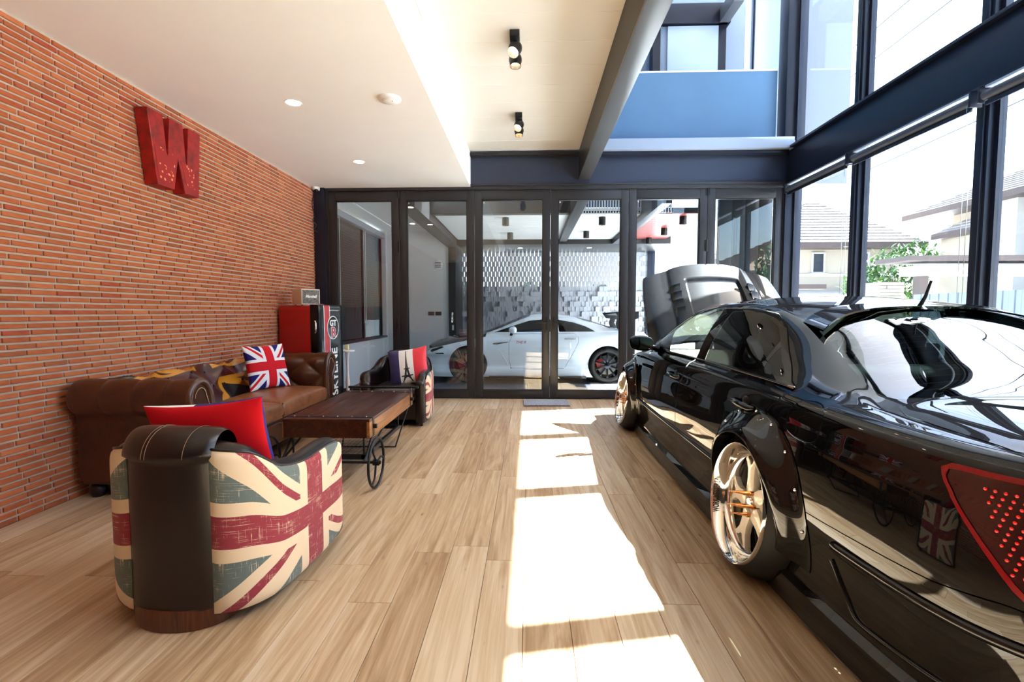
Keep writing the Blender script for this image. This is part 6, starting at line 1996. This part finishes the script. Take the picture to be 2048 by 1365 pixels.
twin_spot(3.99, 'black twin spotlight nearer the viewer on the boarded ceiling')
twin_spot(5.54, 'black twin spotlight nearer the glass doors on the boarded ceiling')

t = thing('security_camera', 'small white dome camera in the ceiling corner by the brick wall', 'camera', (-2.93, 6.68, CEIL))
MB().lathe([(0.0, -0.045), (0.045, -0.045), (0.05, -0.03), (0.05, 0)], 24).build('housing', M_WHITE, t, smooth=50)
MB().sph((0.01, -0.02, -0.045), 0.030, 16, 10).build('dome', M_BLACK, t, smooth=180)
o = MB().tube(bez([(-2.955, 6.66, 2.90), (-2.95, 6.62, 2.80), (-2.955, 6.60, 2.68), (-2.945, 6.64, 2.55), (-2.95, 6.60, 2.47), (-2.93, 6.66, 2.42), (-2.95, 6.63, 2.36), (-2.92, 6.68, 2.33)], 6), 0.006, 6).build('camera_cable', M_BLACK, None, smooth=180)
tag(o, 'loose black cable hanging below the dome camera', 'cable')

# red letter on the bricks
t = thing('letter_sign', 'weathered red metal letter W mounted high on the brick wall', 'letter sign', (XL + 0.004, 3.93, 2.21))
hw_, hh = 0.30, 0.56
W_ = [(-0.29, hh), (-0.14, hh), (-0.125, 0.20), (-0.055, hh * 0.96), (0.09, hh * 0.96), (0.105, 0.20), (0.16, hh * 0.98), (0.30, hh * 0.98), (0.25, 0.0), (0.075, 0.0), (0.01, 0.30), (-0.05, 0.0), (-0.215, 0.0)]
W_ = [(-0.29, hh), (-0.135, hh), (-0.10, 0.23), (-0.065, hh), (0.085, hh), (0.115, 0.20), (0.150, hh), (0.30, hh), (0.255, 0.0), (0.085, 0.0), (0.02, 0.27), (-0.035, 0.0), (-0.215, 0.0)]
m_, nt_, b_ = new_mat('weathered_red_metal')
n_1 = noise(nt_, 9, 6, 0.75, coords(nt_)); n_2 = noise(nt_, 60, 4, 0.7, coords(nt_))
cc = ramp(nt_, n_1.outputs[0], [(0.35, srgb(112, 10, 8)), (0.6, srgb(166, 20, 14)), (0.8, srgb(150, 14, 10))])
sp_ = (Nd(nt_, n_2.outputs[0]) - 0.70).max(0.0) * 14.0
cc = mixc(nt_, sp_.min(1.0), cc, srgb(40, 14, 12))
nt_.links.new(cc, b_.inputs['Base Color']); b_.inputs['Roughness'].default_value = 0.5
MB().prism(W_, 0.0, 0.105, 'x').build('letter_body', m_, t, bevel=0.004, seg=1)
m_, nt_, b_ = new_mat('punched_mesh_print')
vo = nt_.nodes.new('ShaderNodeTexVoronoi'); vo.inputs['Scale'].default_value = 34; nt_.links.new(coords(nt_), vo.inputs['Vector'])
n_1 = noise(nt_, 7, 3, 0.5, coords(nt_))
msk = (Nd(nt_, vo.outputs['Distance']).lt(0.34)) * Nd(nt_, n_1.outputs[0]).gt(0.52)
cc = mixc(nt_, msk, srgb(160, 18, 13), srgb(236, 150, 100)); nt_.links.new(cc, b_.inputs['Base Color']); b_.inputs['Roughness'].default_value = 0.5
MB().prism([(-0.20, 0.05), (-0.055, 0.05), (-0.005, 0.28), (-0.09, 0.28), (-0.10, 0.25), (-0.12, 0.30), (-0.235, 0.30)], 0.105, 0.107, 'x').build('mesh_panel', m_, t)
MB().prism([(0.10, 0.08), (0.20, 0.06), (0.20, 0.22), (0.05, 0.26)], 0.105, 0.107, 'x').build('mesh_panel', m_, t)

# door mat
t = thing('door_mat', 'small blue-grey chenille mat in front of the middle door', 'mat', (0.235, 6.42, 0.0), R(2))
MB().box(-0.30, 0.30, -0.20, 0.20, 0, 0.010).build('backing', P('mat_backing', srgb(70, 78, 96), 0.9), t)
mb = MB()
for i in range(38):
    for j in range(26):
        mb.sph((-0.29 + i * 0.0157 + rng.uniform(-.003, .003), -0.19 + j * 0.0152 + rng.uniform(-.003, .003), 0.014 + rng.uniform(-.002, .003)), (0.0075, 0.0075, 0.011), 6, 4)
o = mb.build('chenille_pile', P('chenille', srgb(176, 182, 194), 0.9, var=0.2, vscale=50), t, smooth=180, weld=False); o['kind'] = 'stuff'

# roller blinds on the glazed side
for k, (ya, yb, lab) in enumerate(((5.35, 6.62, 'rolled-up roller blind over the pane nearest the doors'), (3.90, 5.33, 'rolled-up roller blind over the second glazed bay'), (2.45, 3.86, 'rolled-up roller blind over the third glazed bay at the frame edge'), (0.99, 2.42, 'rolled-up roller blind above the car boot'))):
    t = thing('roller_blind', lab, 'blind', (3.40, (ya + yb) / 2, 2.835), group='roller blinds on the glazed side')
    h_ = (yb - ya) / 2
    MB().cyl((0, -h_ + 0.03, 0), (0, h_ - 0.03, 0), 0.033, n=20).build('fabric_roll', P('blind_fabric_%d' % k, srgb(70, 78, 92), 0.6), t, smooth=40)
    MB().box(-0.006, 0.010, -h_ + 0.04, h_ - 0.04, -0.075, -0.045).build('hem_bar', M_STEEL, t, bevel=0.004)
    MB().box(0.012, 0.016, -h_ + 0.04, h_ - 0.04, -0.05, 0.0).build('hanging_cloth', P('blind_cloth_%d' % k, srgb(80, 88, 100), 0.7), t)
    for sg in (-1, 1): MB().box(-0.035, 0.06, sg * (h_ - 0.018) - 0.008, sg * (h_ - 0.018) + 0.008, -0.05, 0.07).build('bracket', M_STEEL, t, bevel=0.003)
    MB().box(-0.01, 0.05, -h_ + 0.04, h_ - 0.04, 0.055, 0.07).build('head_rail', P('blind_rail_%d' % k, srgb(200, 205, 210), 0.35, 0.3), t)
    MB().tube([(-0.02, -h_ + 0.05, 0), (-0.02, -h_ + 0.05, -1.55)], 0.0022, 5).tube([(0.02, -h_ + 0.05, 0), (0.02, -h_ + 0.05, -1.55)], 0.0022, 5).build('bead_chain', M_CHROME, t)
